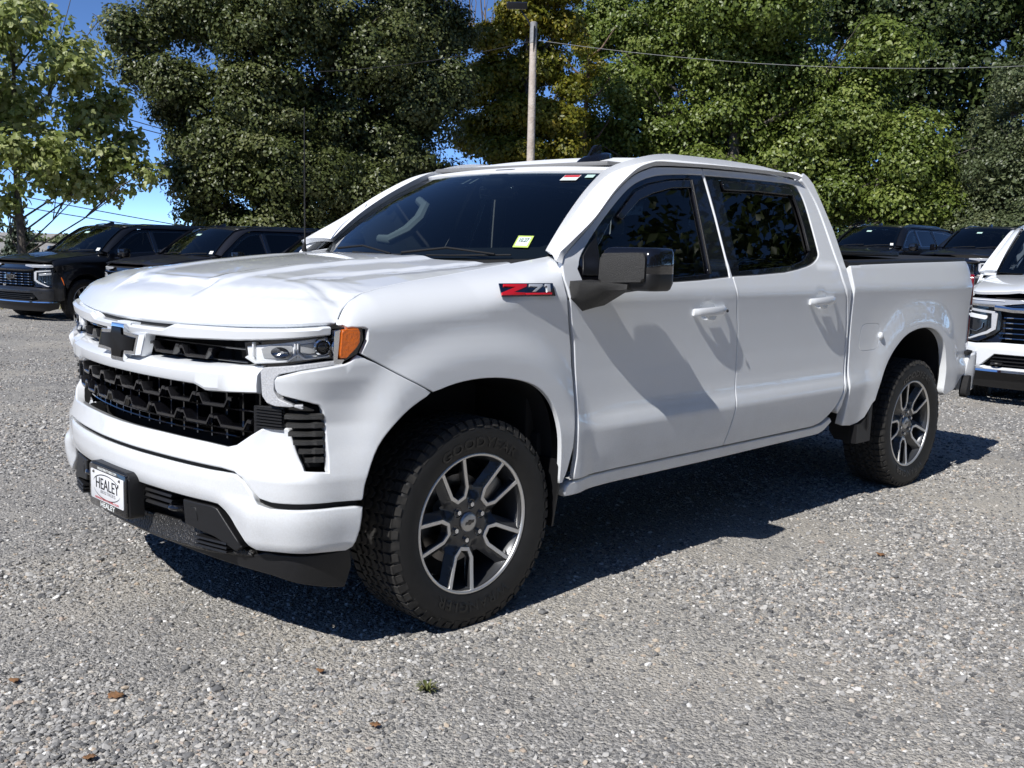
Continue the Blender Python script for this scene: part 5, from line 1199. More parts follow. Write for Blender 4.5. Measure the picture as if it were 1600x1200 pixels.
for k in range(60):
    t_ = k/59; x = 14+26*t_+g.normal()*.6; y = 25.5-17*t_+g.normal()*.6; und.append((x,y,.9+g.uniform(-.2,.7),1.2+g.uniform(0,.6),1.0+g.uniform(0,.6)))
leaf_cloud('undergrowth', und, 45000, .17, L_BACK, None, 33, per=40, clump=(.3,.6), kind='stuff')
wd = []
for k in range(46):
    a = R(140+k*4.6); sd_ = smo(212,235,math.degrees(a)); r_ = 46-17*sd_+g.uniform(-3,5); h_ = g.uniform(7,11)+7*sd_
    for z, w_ in ((h_*.3,4.2),(h_*.65,3.8),(h_*.95,2.6)): wd.append((1+r_*math.cos(a)+g.normal(),r_*math.sin(a)+g.normal(),z,w_,h_*.3))
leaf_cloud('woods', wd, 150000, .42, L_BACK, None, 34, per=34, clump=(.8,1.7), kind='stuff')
# dry grass along the lot's far edge
gv = []; gf = []
g = np.random.default_rng(41)
for k in range(9000):
    x = g.uniform(-3,9); y = 20.3-.35*(x-4)+g.uniform(-.6,3.5); h_ = g.uniform(.05,.20); a = g.uniform(0,6.28); w_ = .012; dx, dy = math.cos(a)*w_, math.sin(a)*w_; z = float(ground_z(x,y)); b_ = len(gv)
    gv += [(x-dx,y-dy,z),(x+dx,y+dy,z),(x+g.normal()*.05,y+g.normal()*.05,z+h_)]; gf.append((b_,b_+1,b_+2))
mesh_obj('grass', gv, gf, mat('dry_grass',(.30,.24,.12),rough=.9,noise=(3,.2,(.16,.17,.06))), kind='stuff', smooth=False)

# ================================================================== pole, lamp, wires
WOOD = mat('weathered_pole_wood', (.42,.35,.29), rough=.9, bump=(22,.7,.02), noise=(6,.22,(.62,.55,.48)))
pole = thing('light_pole', 'weathered wooden pole with a floodlight and cable rising above the white cab roof', 'pole', (15.38,13.98,0))
tube('post', WOOD, pole, [(0,0,-.05),(.14,.18,3.47),(.45,.51,6.81)], [.105,.096,.082], 14)
tube('metal_sleeve', mat('weathered_sleeve',(.20,.20,.205),rough=.6,noise=(18,.2,(.30,.30,.30))), pole, [(.40,.458,6.30),(.45,.51,6.80)], [.090,.088], 14)
tube('conduit', SATBLK, pole, [(.34,.38,6.0),(.37,.40,6.7)], .018, 6)
tube('lamp_arm', SATBLK, pole, [(.42,.48,6.55),(.34,.60,6.85),(.24,.78,7.12)], .022, 8)
tube('service_loop', MATBLK, pole, [(.12,.12,3.35),(.05,.06,3.42),(.10,.20,3.44)], .012, 6)
la = prism('floodlight', SATBLK, pole, round_poly([(-.25,-.14),(.25,-.14),(.25,.14),(-.25,.14)],.03), 0, .14, Matrix.Translation((.19,.84,7.14)) @ Matrix.Rotation(R(-45),4,'Z') @ Matrix.Rotation(R(18),4,'X'), bevel=.03)
prism('floodlight_lens', mat('lamp_cover',(.55,.56,.55),rough=.3), la, round_poly([(-.20,-.11),(.20,-.11),(.20,.11),(-.20,.11)],.02), -.012, 0, Matrix.Translation((.19,.84,7.14)) @ Matrix.Rotation(R(-45),4,'Z') @ Matrix.Rotation(R(18),4,'X'))
def cable(label, a, b, sag, rad=.014, m=None, group='overhead cables'):
    a, b = Vector(a), Vector(b); o = thing('overhead_cable', label, 'cable', a, 0, group)
    tube('cable_strand', m or MATBLK, o, [tuple((b-a)*t+Vector((0,0,-sag*4*t*(1-t)))) for t in np.linspace(0,1,17)], rad, 6); return o
CW = mat('pale_cable', (.42,.42,.41), rough=.5)
cable('pale overhead cable running right from the wooden pole before the glossy tree', (15.90,14.36,6.38), (31.5,4.3,7.25), .55, .0065, CW)
cable('thin overhead cable running left from the wooden pole into the yellowish tree', (15.78,14.46,6.36), (13.5,22.5,6.1), .2, .010)
for (a, b, lb) in (((15.5,64.9,13.2),(31,49.6,7.4),'uppermost dark cable in the gap of blue sky'),((17.1,63,10.9),(33,47.4,5.2),'dark cable second from the top in the gap of blue sky'),((17.1,63,10.3),(33,47.6,5.2),'dark cable just under the second one in the gap of blue sky'),((18,61.6,7.9),(32,47.9,3.6),'dark cable crossing the sky beside the lower maple'),((12,67.2,5.4),(32,47.5,.9),'long dark cable crossing low behind the sycamore trunk'),((17,62,3.4),(31,48.2,1.1),'lowest dark cable over the far bushes'),((9,69.4,2.9),(29,50,-.3),'dark cable crossing the foot of the sycamore')):
    cable(lb, a, b, .25, .030)
# ================================================================== parked sport utility vehicles
class Plan:
    def __init__(s, half, ymax, xmax):
        s.c = chaikin(half,4); s.U = np.r_[0,np.cumsum(np.hypot(*np.diff(s.c,axis=0).T))]; m = slice(int(np.argmax(s.c[:,1]>ymax)),int(np.argmax(s.c[:,0]>xmax))); s.cx, s.cu = s.c[m,0], s.U[m]
    def P(s, u):
        u = np.asarray(u,float); a = np.abs(u); k = np.where(u<0,-1.,1.); return np.interp(a,s.U,s.c[:,0]), -k*np.interp(a,s.U,s.c[:,1])
    def W(s, u, z, d):
        u, z, d = np.broadcast_arrays(np.asarray(u,float),np.asarray(z,float),np.asarray(d,float)); x, y = s.P(u); x1, y1 = s.P(u-.02); x2, y2 = s.P(u+.02); tx, ty = x2-x1, y2-y1; L = np.hypot(tx,ty)
        return np.stack([x+ty/L*d, y-tx/L*d, z],-1)
    def u(s, x): return np.interp(x, s.cx, s.cu)
SP = Plan([(-.95,0),(-.945,.2),(-.92,.45),(-.865,.7),(-.79,.86),(-.68,.96),(-.48,1.0),(-.1,1.01),(1,1.015),(2.5,1.015),(3.8,1.0),(4.22,.975),(4.36,.90),(4.39,.7),(4.40,0)],.92,4.34)
def s_side(x, z):
    x = np.asarray(x,float); z = np.asarray(z,float)
    d = np.interp(z,[.25,.42,.55,.68,.78,.95,1.08,1.16,1.27,1.30],[-.07,-.025,-.008,.0,-.022,-.030,-.012,.0,-.035,-.045]); d = np.where(z > 1.30, -.045-.44*(z-1.30)-1.2*np.clip(z-1.74,0,1)**2, d)
    for a in (0.,3.07):
        r = (np.abs((x-a)/.50)**2.5+np.abs(np.maximum(z-.42,0)/.56)**2.5)**(1/2.5); d = d+.03*(1-sm(1.02,1.25,r))*(1-sm(1.05,1.2,z))
    return d
def s_front(u, z):
    a = np.abs(np.asarray(u,float)); z = np.asarray(z,float)
    dF = np.interp(z,[.20,.36,.42,.62,.70,1.0,1.10],[-.10,-.03,.0,-.004,-.035,-.045,-.06]); w = sm(.98,1.25,a); x, _ = SP.P(a); return (1-w)*dF+w*s_side(x,z)
SS = lambda o=0.: (lambda x, z: SP.W(SP.u(x), z, s_side(x,z)+o))
SF = lambda o=0.: (lambda u, z: SP.W(u, z, s_front(u,z)+o))
def s_arch(xc, r=.455, zc=.40, n=16): return [(xc+r*math.cos(t)*1.02, zc+r*1.12*math.sin(t)**.9 if math.sin(t) > 0 else zc) for t in np.linspace(math.pi,0,n)]
def make_suv(paint, label, group, chrome):
    S = thing('sport_utility_vehicle', label, 'suv', (0,0,0), 0, group)
    ark = s_arch(0); arr = s_arch(3.07)
    SHOOD = lambda x, y: np.stack(np.broadcast_arrays(x,y,1.100+.215*np.clip((x+.93-.28*np.asarray(y)**2+.06)/1.3,0,1.1)**.42-.020*np.abs(np.asarray(y)/.84)**4+.010*np.exp(-((np.abs(y)-.45)/.06)**2)),-1)
    lip = [tuple(SP.W(u,0,-.06)[:2]) for u in np.linspace(0,.98,18)]
    hh = [(x,-y) for x,y in lip]+[(-.50,.875),(-.2,.865),(.45,.855),(.42,.80),(.28,.55),(.20,.3),(.18,0)]
    sheet('hood', paint, S, [(x,-y) for x,y in hh]+[(x,y) for x,y in hh[::-1] if y > 1e-6], SHOOD, h=.06, thick=.03, roll=.006)
    ztp = lambda x: 1.075+.215*np.clip((np.asarray(x,float)+.783)/1.3,0,1.1)**.42*1.0
    for mi in DR:
        fo = [(.52,.36)]+[(.53,.7),(.53,1.1),(.50,1.305),(.45,1.30)]+[(x,float(ztp(x))) for x in (.4,.2,0,-.2,-.4,-.5,-.58,-.64)]+[(-.66,1.06),(-.63,1.0),(-.60,.95),(-.50,.86),(-.470,.76)]+[p for p in ark if p[0] > -.44]+[(.47,.36)]
        def sfen(x, z):
            p = SS()(x,z); zt = np.where(np.asarray(x) < .42, ztp(x), 1.305); k = np.clip((np.asarray(z)-(zt-.13))/.13,0,1); p = p.copy(); p[...,1] = p[...,1]+.125*k**2.2; return p
        sheet('front_fender', paint, S, fo, sfen, h=.06, thick=.03, roll=.005, mirror=mi)
        sheet('cowl_corner', paint, S, [(.36,.80),(.56,.80),(.60,.93),(.40,.93)], lambda x,y: np.stack(np.broadcast_arrays(x,-np.asarray(y),1.288+.0*x),-1), h=.05, thick=.03, mirror=mi)
        wf = [(.66,1.34),(.80,1.44),(1.05,1.60),(1.25,1.70),(1.42,1.74),(1.58,1.75),(1.63,1.33),(1.1,1.30),(.70,1.30)]
        wr = [(1.70,1.75),(2.40,1.755),(2.58,1.74),(2.66,1.60),(2.70,1.36),(2.2,1.335),(1.72,1.325)]
        wq = [(2.76,1.74),(3.55,1.715),(3.95,1.66),(4.03,1.45),(4.00,1.37),(2.80,1.355)]
        fdo = [(.53,.45),(.53,1.1),(.50,1.30),(.58,1.36),(.78,1.49),(1.02,1.645),(1.22,1.745),(1.40,1.79),(1.66,1.80),(1.67,1.3),(1.68,.9),(1.66,.45)]
        rdo = [(1.66,.45),(1.68,.9),(1.67,1.3),(1.66,1.80),(2.50,1.80),(2.66,1.77),(2.72,1.6),(2.76,1.33),(2.70,1.0),(2.60,.86),(2.585,.70),(2.55,.45)]
        qo = [(2.60,.45),(2.60,.70),(2.62,.86),(2.71,1.0),(2.77,1.33),(2.73,1.6),(2.67,1.77),(2.6,1.80),(3.7,1.79),(4.05,1.74),(4.22,1.50),(4.30,1.25),(4.31,.55),(4.2,.45),(3.6,.42)]+arr[::-1][1:-1]
        qo = [(2.55,.45),(2.585,.70),(2.60,.86)]+qo[3:14]+[p for p in arr[::-1] if .40 <= p[1]][:-1]+[(2.60,.45)]
        for nm, ol, win, gm_ in (('front_door',fdo,wf,TINT),('rear_door',rdo,wr,PRIVACY),('rear_quarter',qo,wq,PRIVACY)):
            p = sheet(nm, paint, S, ol, SS(), holes=[win], h=.07, thick=.03, roll=.005, gap=.002, mirror=mi)
            sheet('window_glass', gm_, p, win, SS(-.012), h=.1, thick=0, roll=0, gap=-.008, mirror=mi)
            wi = inset_poly(np.array(win),.022); sheet('window_seal', GLOSSBLK, p, win, SS(-.006), holes=[wi], h=.07, thick=.012, roll=.002, gap=-.002, mirror=mi)
            if nm != 'rear_quarter':
                hx = 1.50 if nm == 'front_door' else 2.50
                rr = [[SP.W(SP.u(x), 1.10+dz, s_side(x,1.10)+o) for o, dz in ((0,.012),(.035*math.sin(math.pi*t_)**.5+.003,.014),(.035*math.sin(math.pi*t_)**.5+.003,-.014),(0,-.012))] for t_ in np.linspace(0,1,9) for x in [hx-.12+.24*t_]]
                loft('door_handle', paint if chrome is not None else GLOSSBLK, p, rr, auto=50, mirror=mi)
        if not mi or True: sheet('pillar_strip', CHROME if False else GLOSSBLK, S, [(1.63,1.76),(1.70,1.76),(1.72,1.32),(1.635,1.32)], SS(.002), h=.1, thick=.01, mirror=mi)
        if not mi: sheet('pillar_edge', DKCHROME, S, [(1.625,1.755),(1.640,1.755),(1.652,1.32),(1.634,1.32)], SS(.004), h=.1, thick=.01, roll=.002, mirror=mi)
        sheet('rocker_panel', SATBLK, S, [(.47,.30),(.47,.45),(2.58,.45),(2.58,.30)], SS(-.01), h=.1, thick=.05, mirror=mi)
        sheet('front_side', paint, S, [(SPx,z) for SPx,z in ((-.60,.95),(-.50,.86),(-.470,.76),(-.466,.42),(-.55,.40),(-.66,.40),(-.70,.66),(-.66,.92))], SS(), h=.05, thick=.03, mirror=mi)
        sheet('side_marker', AMBER, S, [(-.515,.86),(-.490,.80),(-.482,.70),(-.492,.70),(-.510,.78),(-.53,.84)], SS(.003), h=.05, thick=.01, roll=.002, mirror=mi)
        # pillar and roof rail
        ST = np.array([(.50,1.30),(.58,1.365),(.78,1.495),(1.02,1.65),(1.22,1.75),(1.40,1.795),(1.8,1.803),(2.6,1.80),(3.7,1.79),(4.05,1.74)])
        st_ = resample(crom(ST,5),.05,closed=False); sl = np.r_[0,np.cumsum(np.linalg.norm(np.diff(st_,axis=0),axis=1))]; sk = sl[np.argmin(np.abs(st_[:,0]-1.18))]
        def rail(a, b):
            s = a*sl[-1]; x = np.interp(s,sl,st_[:,0]); z = np.interp(s,sl,st_[:,1]); o = SS()(x,z); t_ = np.clip(s/sk,0,1); w = sm(.9,1.1,s/sk)[...,None]
            ii = SWS(-(.80-.15*t_)-.012,t_)*(1-w)+np.stack([x,-.68+0*x,SRZ(x,.68)],-1)*w; b = np.asarray(b)[...,None]; m_ = .5*(o+ii)+np.array([-.01,-.02,.025]); return (1-b)**2*o+2*b*(1-b)*m_+b*b*ii
        def SWS(y, t): 
            y = np.asarray(y,float); t = np.asarray(t,float); x0 = .28+.30*y*y; x1 = 1.02+.18*y*y; z0 = 1.315+.01*y*y; z1 = 1.83-.09*y*y; k = .02*4*t*(1-t); return np.stack([x0+(x1-x0)*t-k,y,z0+(z1-z0)*t+k],-1)
        def SRZ(x, y): return np.interp(x,[.98,1.15,1.4,1.9,2.8,3.7,4.1,4.25],[1.822,1.855,1.882,1.900,1.898,1.87,1.835,1.80])-.055*(np.abs(y)/.68)**2.5
        gridpatch('roof_rail', paint, S, rail, 44, 6, thick=.03, flip=True, mirror=mi)
        rr = [[(x,y_,SRZ(x,.62)+dz+e*.0) for y_,dz in ((-.60,e),(-.605,e+.020),(-.635,e+.020),(-.64,e))] for x,e in ((1.35,-.005),(1.45,.022),(1.6,.035),(3.2,.035),(3.5,.020),(3.62,-.005))]
        loft('roof_rack_bar', GLOSSBLK, S, rr, auto=40, mirror=mi)
        # lamps: dark housing with a bright bracket shaped running lamp
        hl = sheet('headlight', GLOSSBLK, S, [(.60,.92),(.615,.97),(1.02,1.005),(1.06,.98),(1.05,.78),(1.02,.66),(.82,.655),(.66,.73),(.60,.78)], SF(-.012), h=.04, thick=.03, mirror=mi)
        lamp = DRLMAT
        sheet('running_lamp', lamp, hl, [(.635,.945),(.655,.960),(1.0,.985),(1.0,.958),(.700,.935),(.690,.80),(.735,.765),(.93,.690),(.96,.690),(.96,.675),(.92,.672),(.72,.735),(.64,.785)], SF(.004), h=.04, thick=.02, roll=.004, mirror=mi)
        sheet('lamp_bar', WHITELENS if chrome else LAMPDARK, hl, round_poly([(.74,.915),(1.01,.938),(1.01,.892),(.76,.872),(.74,.885)],.012), SF(.002), h=.04, thick=.02, roll=.004, mirror=mi)
        sheet('lamp_bracket', DKCHROME, hl, [(.775,.845),(.79,.845),(.795,.80),(.85,.765),(.97,.775),(.97,.762),(.845,.750),(.780,.792)], SF(.003), h=.03, thick=.01, roll=.002, mirror=mi)
        sheet('upper_lamp', LAMPDARK, S, [(.40,1.045),(.40,1.080),(1.0,1.085),(1.06,1.07),(1.05,1.030),(.60,1.020)], SF(-.006), h=.05, thick=.02, mirror=mi)
        sheet('upper_lamp_strip', LAMPWHITE, S, [(.58,1.058),(.58,1.068),(1.02,1.075),(1.02,1.062)], SF(.003), h=.05, thick=.01, roll=.002, mirror=mi)
        # mirrors
        m0 = thing('door_mirror', None, None); del m0['label']; del m0['category']; m0.parent = S; s_ = -1 if mi else 1
        pl = round_poly([(.62,-1.06),(.66,-1.24),(.76,-1.27),(.82,-1.25),(.82,-1.08)],.05,3); cx_, cy_ = pl.mean(0)
        loft('mirror_housing', GLOSSBLK, m0, [[(cx_+(x-cx_)*k,s_*(cy_+(y-cy_)*k),z) for x,y in pl] for z,k in ((1.225,.6),(1.232,.88),(1.26,1.),(1.35,1.),(1.395,.92),(1.405,.6))], auto=60)
        loft('mirror_arm', GLOSSBLK, m0, [[(.62,s_*-.95,1.19),(.74,s_*-.95,1.19),(.74,s_*-.95,1.23),(.62,s_*-.95,1.23)],[(.68,s_*-1.13,1.215),(.76,s_*-1.13,1.215),(.76,s_*-1.13,1.24),(.68,s_*-1.13,1.24)]], auto=60)
        # wheel arches inside
        for xc in (0,3.07):
            rr = [[(xc+p*1.02,(1 if mi else -1)*.97,z),(xc+p*1.02,(1 if mi else -1)*.55,z)] for p,z in [(q[0]-xc,q[1]+.01) for q in s_arch(xc)]]
            loft('wheel_liner', MATBLK, S, rr, closed=False, caps=False); box('wheelhouse_wall', MATBLK, S, (xc,(1 if mi else -1)*.55,.62), (1.0,.02,.62), bevel=0)
        tl = sheet('tail_light', REDLENS, S, [(float(SP.u(4.24)),1.22),(float(SP.u(4.30))+.06,1.25),(float(SP.u(4.30))+.06,.78),(float(SP.u(4.24)),.80)], lambda u,z: SP.W(u,z,-.002+0*u), h=.06, thick=.03, mirror=mi)
    # roof, glass
    def SWS(y, t): 
        y = np.asarray(y,float); t = np.asarray(t,float); x0 = .28+.30*y*y; x1 = 1.02+.18*y*y; z0 = 1.315+.01*y*y; z1 = 1.83-.09*y*y; k = .02*4*t*(1-t); return np.stack([x0+(x1-x0)*t-k,y,z0+(z1-z0)*t+k],-1)
    def SRZ(x, y): return np.interp(x,[.98,1.15,1.4,1.9,2.8,3.7,4.1,4.25],[1.822,1.855,1.882,1.900,1.898,1.87,1.835,1.80])-.055*(np.abs(y)/.68)**2.5
    ro = [(1.035+.18*y*y,y) for y in np.linspace(-.64,.64,11)]+[(1.3,.672),(3.7,.672),(4.15,.64),(4.22,0),(4.15,-.64),(3.7,-.672),(1.3,-.672)]
    sheet('roof', paint, S, ro, lambda x,y: np.stack(np.broadcast_arrays(x,y,SRZ(x,y)),-1), h=.09, thick=.02)
    wo = [(-.80,0),(.80,0),(.775,.2),(.73,.5),(.65,1.),(-.65,1.),(-.73,.5),(-.775,.2)]
    ws = sheet('windscreen', SUVGLASS, S, wo, SWS, h=.1, thick=0, roll=0, gap=.004, flip=True)
    sheet('windscreen_border', MATBLK, ws, wo, lambda y,t: SWS(y,t)+np.array([.004,0,-.005]), holes=[[(-.72,.08),(.72,.08),(.66,.5),(.585,.93),(-.585,.93),(-.66,.5)]], h=.1, thick=0, roll=0, gap=.002, flip=True)
    def stk(nm, m_, y, t_, w, h):
        c = SWS(np.array([y]),np.array([t_]))[0]; n = surf_normals(SWS,np.array([[y,t_]]))[0]; n = n if n[2] > 0 else -n; prism(nm, m_, ws, [(-w/2,-h/2),(w/2,-h/2),(w/2,h/2),(-w/2,h/2)], .004, .006, frame_at(c,n))
    stk('windscreen_sticker', PAPER, -.70, .10, .07, .08); stk('windscreen_sticker', MINT, .06, .72, .13, .06)
    for y0 in (-.1,.5): tube('wiper', MATBLK, ws, [tuple(SWS(y0,-.02)+np.array([-.02,0,.02])),tuple(SWS(y0-.3,.03)+np.array([-.02,0,.02])),tuple(SWS(y0-.55,.05)+np.array([-.015,0,.015]))], .008, 6)
    fin = [[(x,-h_,SRZ(x,0)-.004),(x,-h_*.4,SRZ(x,0)+z_),(x,h_*.4,SRZ(x,0)+z_),(x,h_,SRZ(x,0)-.004)] for x,h_,z_ in ((1.16,.01,.005),(1.22,.035,.03),(1.34,.035,.062),(1.38,.02,.05))]
    loft('roof_aerial', GLOSSBLK, S, fin, auto=50)
    rw = [(-.72,1.28),(.72,1.28),(.62,1.72),(-.62,1.72)]
    RB = lambda y, z: np.stack([4.40-.06*(np.asarray(y)/.9)**4-.34*np.clip(np.asarray(z)-1.2,0,1)**1.3, y, z],-1)
    tgt = sheet('liftgate', paint, S, [(-.88,.62),(.88,.62),(.88,1.2),(.72,1.80),(-.72,1.80),(-.88,1.2)], RB, holes=[rw], h=.1, thick=.03); sheet('rear_window', PRIVACY, S, rw, RB, h=.1, thick=0, roll=0, gap=-.006)
    sheet('rear_bumper', paint, S, sym([(0,.66),(.9,.66),(.98,.64),(.96,.44),(0,.42)]), lambda u,z: np.stack([4.44-.10*np.abs(np.asarray(u))**4, u, z],-1), h=.09, thick=.05)
    # front face
    bo = [(0,.665),(.60,.665),(.82,.645),(1.02,.650),(1.10,.66),(float(SP.u(-.66)),.66),(float(SP.u(-.66)),.40),(1.0,.375),(.55,.372),(0,.372)]
    bh = [(.0,.545),(.62,.545),(.76,.42),(.70,.405),(0,.405)]
    fb = sheet('front_bumper', paint, S, sym(bo), SF(.004), holes=[sym(bh)], h=.045, thick=.04, roll=.008)
    sheet('lower_intake', MATBLK, fb, sym([(0,.56),(.66,.56),(.80,.41),(0,.39)]), lambda u,z: SP.W(u,z,-.07+0*u), h=.08, thick=0)
    for z in (.515,.480,.445): loft('intake_blade', SATBLK, fb, [[SP.W(u,z+.006,-.06),SP.W(u,z+.004,-.018),SP.W(u,z-.006,-.018),SP.W(u,z-.008,-.06)] for u in np.linspace(-.66,.66,20)], auto=30)
    for k in (-1,1):
        tube('tow_hook', SATBLK, fb, [tuple(SP.W(k*.60+.05*math.cos(t_),.455,-.04+.06*math.sin(t_))) for t_ in np.linspace(0,math.pi,8)], .013, 8)
        bm = bmesh.new(); bmesh.ops.create_cone(bm, cap_ends=True, segments=14, radius1=.014, radius2=.012, depth=.008, matrix=frame_at(SF(.006)(np.array([k*.80]),np.array([.565]))[0],(-1,0,0))); bm_obj('parking_sensor', bm, paint, fb)
    loft('bumper_strip', CHROME, S, [[SP.W(u,z,d) for z,d in ((.392,-.01),(.394,.014),(.374,.018),(.366,-.01))] for u in np.linspace(-1.10,1.10,40)], auto=40)
    sheet('lower_valance', SATBLK, S, sym([(0,.372),(1.0,.372),(1.16,.39),(1.14,.25),(.9,.205),(0,.20)]), SF(-.004), h=.06, thick=.03)
    sheet('grille_backing', MATBLK, S, sym([(0,1.10),(.7,1.10),(.66,.70),(0,.66)]), lambda u,z: SP.W(u,z,-.10+0*u), h=.1, thick=0)
    sheet('face_panel', GLOSSBLK, S, sym([(0,1.095),(1.04,1.085),(1.09,1.0),(1.06,.66),(.60,.655),(.58,.70),(.60,.92),(.62,1.005),(0,1.005)]), SF(-.045), h=.06, thick=.02)
    loft('grille_header', CHROME if chrome else GLOSSBLK, S, [[SP.W(u,zz+float(np.interp(abs(u),[0,.5,.60,.66],[0,0,.012,.016])),d) for zz,d in ((.955,-.06),(.958,-.012),(.985,-.004),(1.005,-.012),(1.01,-.06))] for u in np.linspace(-.66,.66,40)], auto=35)
    if chrome: loft('lamp_eyebrow', CHROME, S, [[SP.W(u,zz+.012+.03*(abs(u)-.66),float(s_front(u,.99))+d) for zz,d in ((.985,-.02),(.988,.010),(1.008,.012),(1.012,-.02))] for u in np.linspace(.64,1.04,14)], auto=35); loft('lamp_eyebrow', CHROME, S, [[SP.W(-u,zz+.012+.03*(abs(u)-.66),float(s_front(u,.99))+d) for zz,d in ((.985,-.02),(.988,.010),(1.008,.012),(1.012,-.02))] for u in np.linspace(.64,1.04,14)], auto=35)
    for z in (.905,.855,.805,.755,.705):
        lm = .57 if z > .76 else .60
        loft('grille_slat', DKCHROME, S, [[SP.W(u,z+.008,-.075),SP.W(u,z+.004,-.030),SP.W(u,z-.005,-.028),SP.W(u,z-.008,-.075)] for u in np.linspace(-lm,lm,24)], auto=30)
        for k in range(-3,4):
            if k == 0 and .78 < z < .92: continue
            u = k*.17; c = SP.W(u,z,-.024); box('grille_stud', CHROME, S, tuple(c), (.014,.062,.013), rot=Matrix.Rotation(math.atan2(-.22*u*1.2,1),3,'Z'), bevel=.004)
    Ms = Matrix(((0,0,-1,-.935),(-1,0,0,0),(0,1,0,.845),(0,0,0,1)))
    e_ = prism('emblem', CHROME, S, bow(.86,.86,.006), -.05, .018, Ms, bevel=.003); prism('emblem_face', GLOSSBLK, e_, bow(.86,.86), .015, .023, Ms, bevel=.003)
    # inside and underneath
    box('cabin_floor', MATBLK, S, (2.3,0,.62), (3.9,1.75,.25), bevel=.02); box('chassis', MATBLK, S, (1.9,0,.42), (4.4,1.0,.22), bevel=.02); box('engine_bay', MATBLK, S, (-.15,0,.75), (1.1,1.05,.55), bevel=.02); box('firewall', MATBLK, S, (.46,0,.95), (.05,1.75,.60), bevel=.01)
    box('dashboard', INTERIOR, S, (.72,0,1.16), (.42,1.66,.26), bevel=.05, seg=3)
    for x in (1.55,2.5,3.3):
        for y in (-.4,.4):
            st = box('seat', INTERIOR, S, (x,y,.90), (.5,.5,.18), bevel=.05); box('seat_back', INTERIOR, st, (x+.27,y,1.18), (.16,.48,.6), rot=Matrix.Rotation(R(12),3,'Y'), bevel=.05); box('headrest', INTERIOR, st, (x+.37,y,1.56), (.1,.26,.17), bevel=.04)
    tube('steering_wheel', INTERIOR, S, [(1.02+.07*math.cos(t_),-.4+.18*math.sin(t_),1.22+.16*math.cos(t_)) for t_ in np.linspace(0,2*math.pi,25)], .015, 6)
    box('rear_view_mirror', GLOSSBLK, S, (1.0,0,1.70), (.04,.24,.07), bevel=.02); box('headliner', INTGREY, S, (2.5,0,1.825), (2.6,1.2,.02), bevel=.005)
    for x in (0,3.07): tube('axle', MATBLK, S, [(x,-.75,.40),(x,.75,.40)], .05, 10)
    w = make_wheel(S, 'suv'); w.location = (0,-.855,.400)
    for x, y, rz in ((3.07,-.855,0),(0,.855,math.pi),(3.07,.855,math.pi)):
        c = copy_tree(w, S); c.location = (x,y,.400); c.rotation_euler = (0,R(30),rz)
    return S
def repaint(o, a, b):
    for s_ in o.material_slots:
        if s_.material == a: s_.link = 'OBJECT'; s_.material = b
    for ch in list(o.children): repaint(ch, a, b)
GRP = 'dark vehicles parked behind the pickup'
dark = make_suv(BLACKPAINT, 'black vehicle leftmost of the parked row, its whole front showing', GRP, None)
dark.location = (5.2,17.0,float(ground_z(5.2,17.0))-.02); dark.rotation_euler = (0,0,.23)
for x, y, rz, lb, pt in ((6.4,14.7,.17,'dark grey vehicle with its hood just above the pickup hood',NAVY),(7.68,12.35,.20,'dark vehicle whose windscreen shows between pickup hood and roof pillar',NAVY),(9.4,9.5,.20,'dark vehicle seen only through the pickup windscreen',BLUEBLACK),(10.8,7.0,.20,'dark vehicle seen only through the pickup side windows',BLACKPAINT),
        (21.9,8.85,.02,'black vehicle just over the pickup bed beside the white cab',BLACKPAINT),(23.1,6.55,.0,'blue black vehicle over the bed end nearest the white vehicle',BLUEBLACK)):
    c = copy_tree(dark); c['label'] = lb; c.location = (x,y,float(ground_z(x,y))-.02); c.rotation_euler = (0,0,rz)
    if pt != BLACKPAINT: repaint(c, BLACKPAINT, pt)
wh = make_suv(WHITE, 'white vehicle with chrome trim cut off by the right edge of the lot', GRP, True); del wh['group']
wh['label'] = 'white vehicle with chrome grille parked behind the pickup tail'
wh.location = (8.8,-.34,float(ground_z(8.8,-.34))-.03); wh.rotation_euler = (0,0,.25)

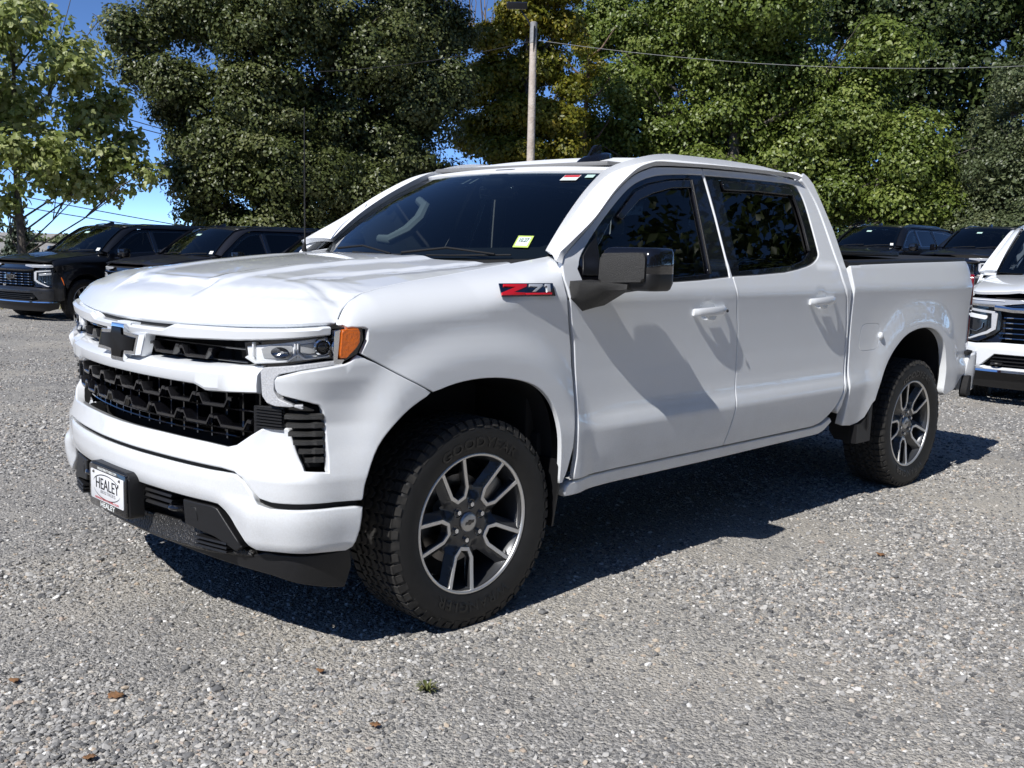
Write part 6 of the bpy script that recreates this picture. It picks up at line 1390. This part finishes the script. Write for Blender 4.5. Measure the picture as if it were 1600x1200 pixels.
# ================================================================== small things on the ground
LEAFB = mat('dry_brown_leaf', (.30,.15,.07), rough=.75, noise=(60,.2,(.20,.11,.05)))
def dry_leaf(label, x, y, s, rz, curl=.3):
    g = np.random.default_rng(int(abs(x*1000))); n = 9; V = []; 
    for k in range(n+1):
        t_ = k/n; w_ = s*.42*math.sin(math.pi*min(1,t_*.96+.02))**.8*(1+.35*math.cos(k*2.6)); c = s*(t_-.5)
        for q in (-1,0,1): V.append((c,q*w_,.006+s*curl*(abs(q)*.35*math.sin(t_*3.1)+.5*(t_-.5)**2)+.002*g.normal()))
    F = [(3*k+j,3*k+3+j,3*k+4+j,3*k+1+j) for k in range(n) for j in (0,1)]
    o = mesh_obj('dry_leaf', V, F, LEAFB, smooth=True); o.location = (x,y,float(ground_z(x,y))+.006); o.rotation_euler = (.1,.05,rz); md_ = o.modifiers.new('thickness','SOLIDIFY'); md_.thickness = .0012
    return tag(o, label, 'leaf', 'fallen leaves on the gravel')
for lb, x, y, s, rz in (('largest curled brown leaf lying on the gravel at the near left',-1.296,-.726,.055,.3),('brown leaf at the far left edge of the gravel',-1.493,-.402,.034,1.2),('small brown leaf beside the green weed',-.80,-1.43,.036,2.0),('tiny brown leaf between pale stones ahead of the front wheel',-.701,-.988,.030,.9),('brown leaf nearest the camera in the gravel corner',-1.516,-1.065,.040,2.6),('orange brown leaf on the gravel beside the door side',2.12,-1.61,.050,.5)):
    dry_leaf(lb, x, y, s, rz)
wv = thing('weed', 'small green weed growing in the gravel before the front wheel', 'weed', (-.519,-1.34,float(ground_z(-.519,-1.34))))
g = np.random.default_rng(5); V = []; F = []
for k in range(70):
    a = g.uniform(0,6.28); l_ = g.uniform(.015,.05); h_ = g.uniform(.006,.035); w_ = .0022; c, s_ = math.cos(a), math.sin(a); b_ = len(V)
    V += [(-s_*w_,c*w_,.004),(s_*w_,-c*w_,.004),(c*l_*.6+s_*w_*1.3,s_*l_*.6-c*w_*1.3,.004+h_),(c*l_*.6-s_*w_*1.3,s_*l_*.6+c*w_*1.3,.004+h_),(c*l_,s_*l_,.004+h_*.8)]; F += [(b_,b_+1,b_+2,b_+3),(b_+3,b_+2,b_+4)]
mesh_obj('blades', V, F, mat('weed_green',(.10,.14,.035),rough=.7,noise=(40,.2,(.20,.17,.07))), wv, smooth=False)
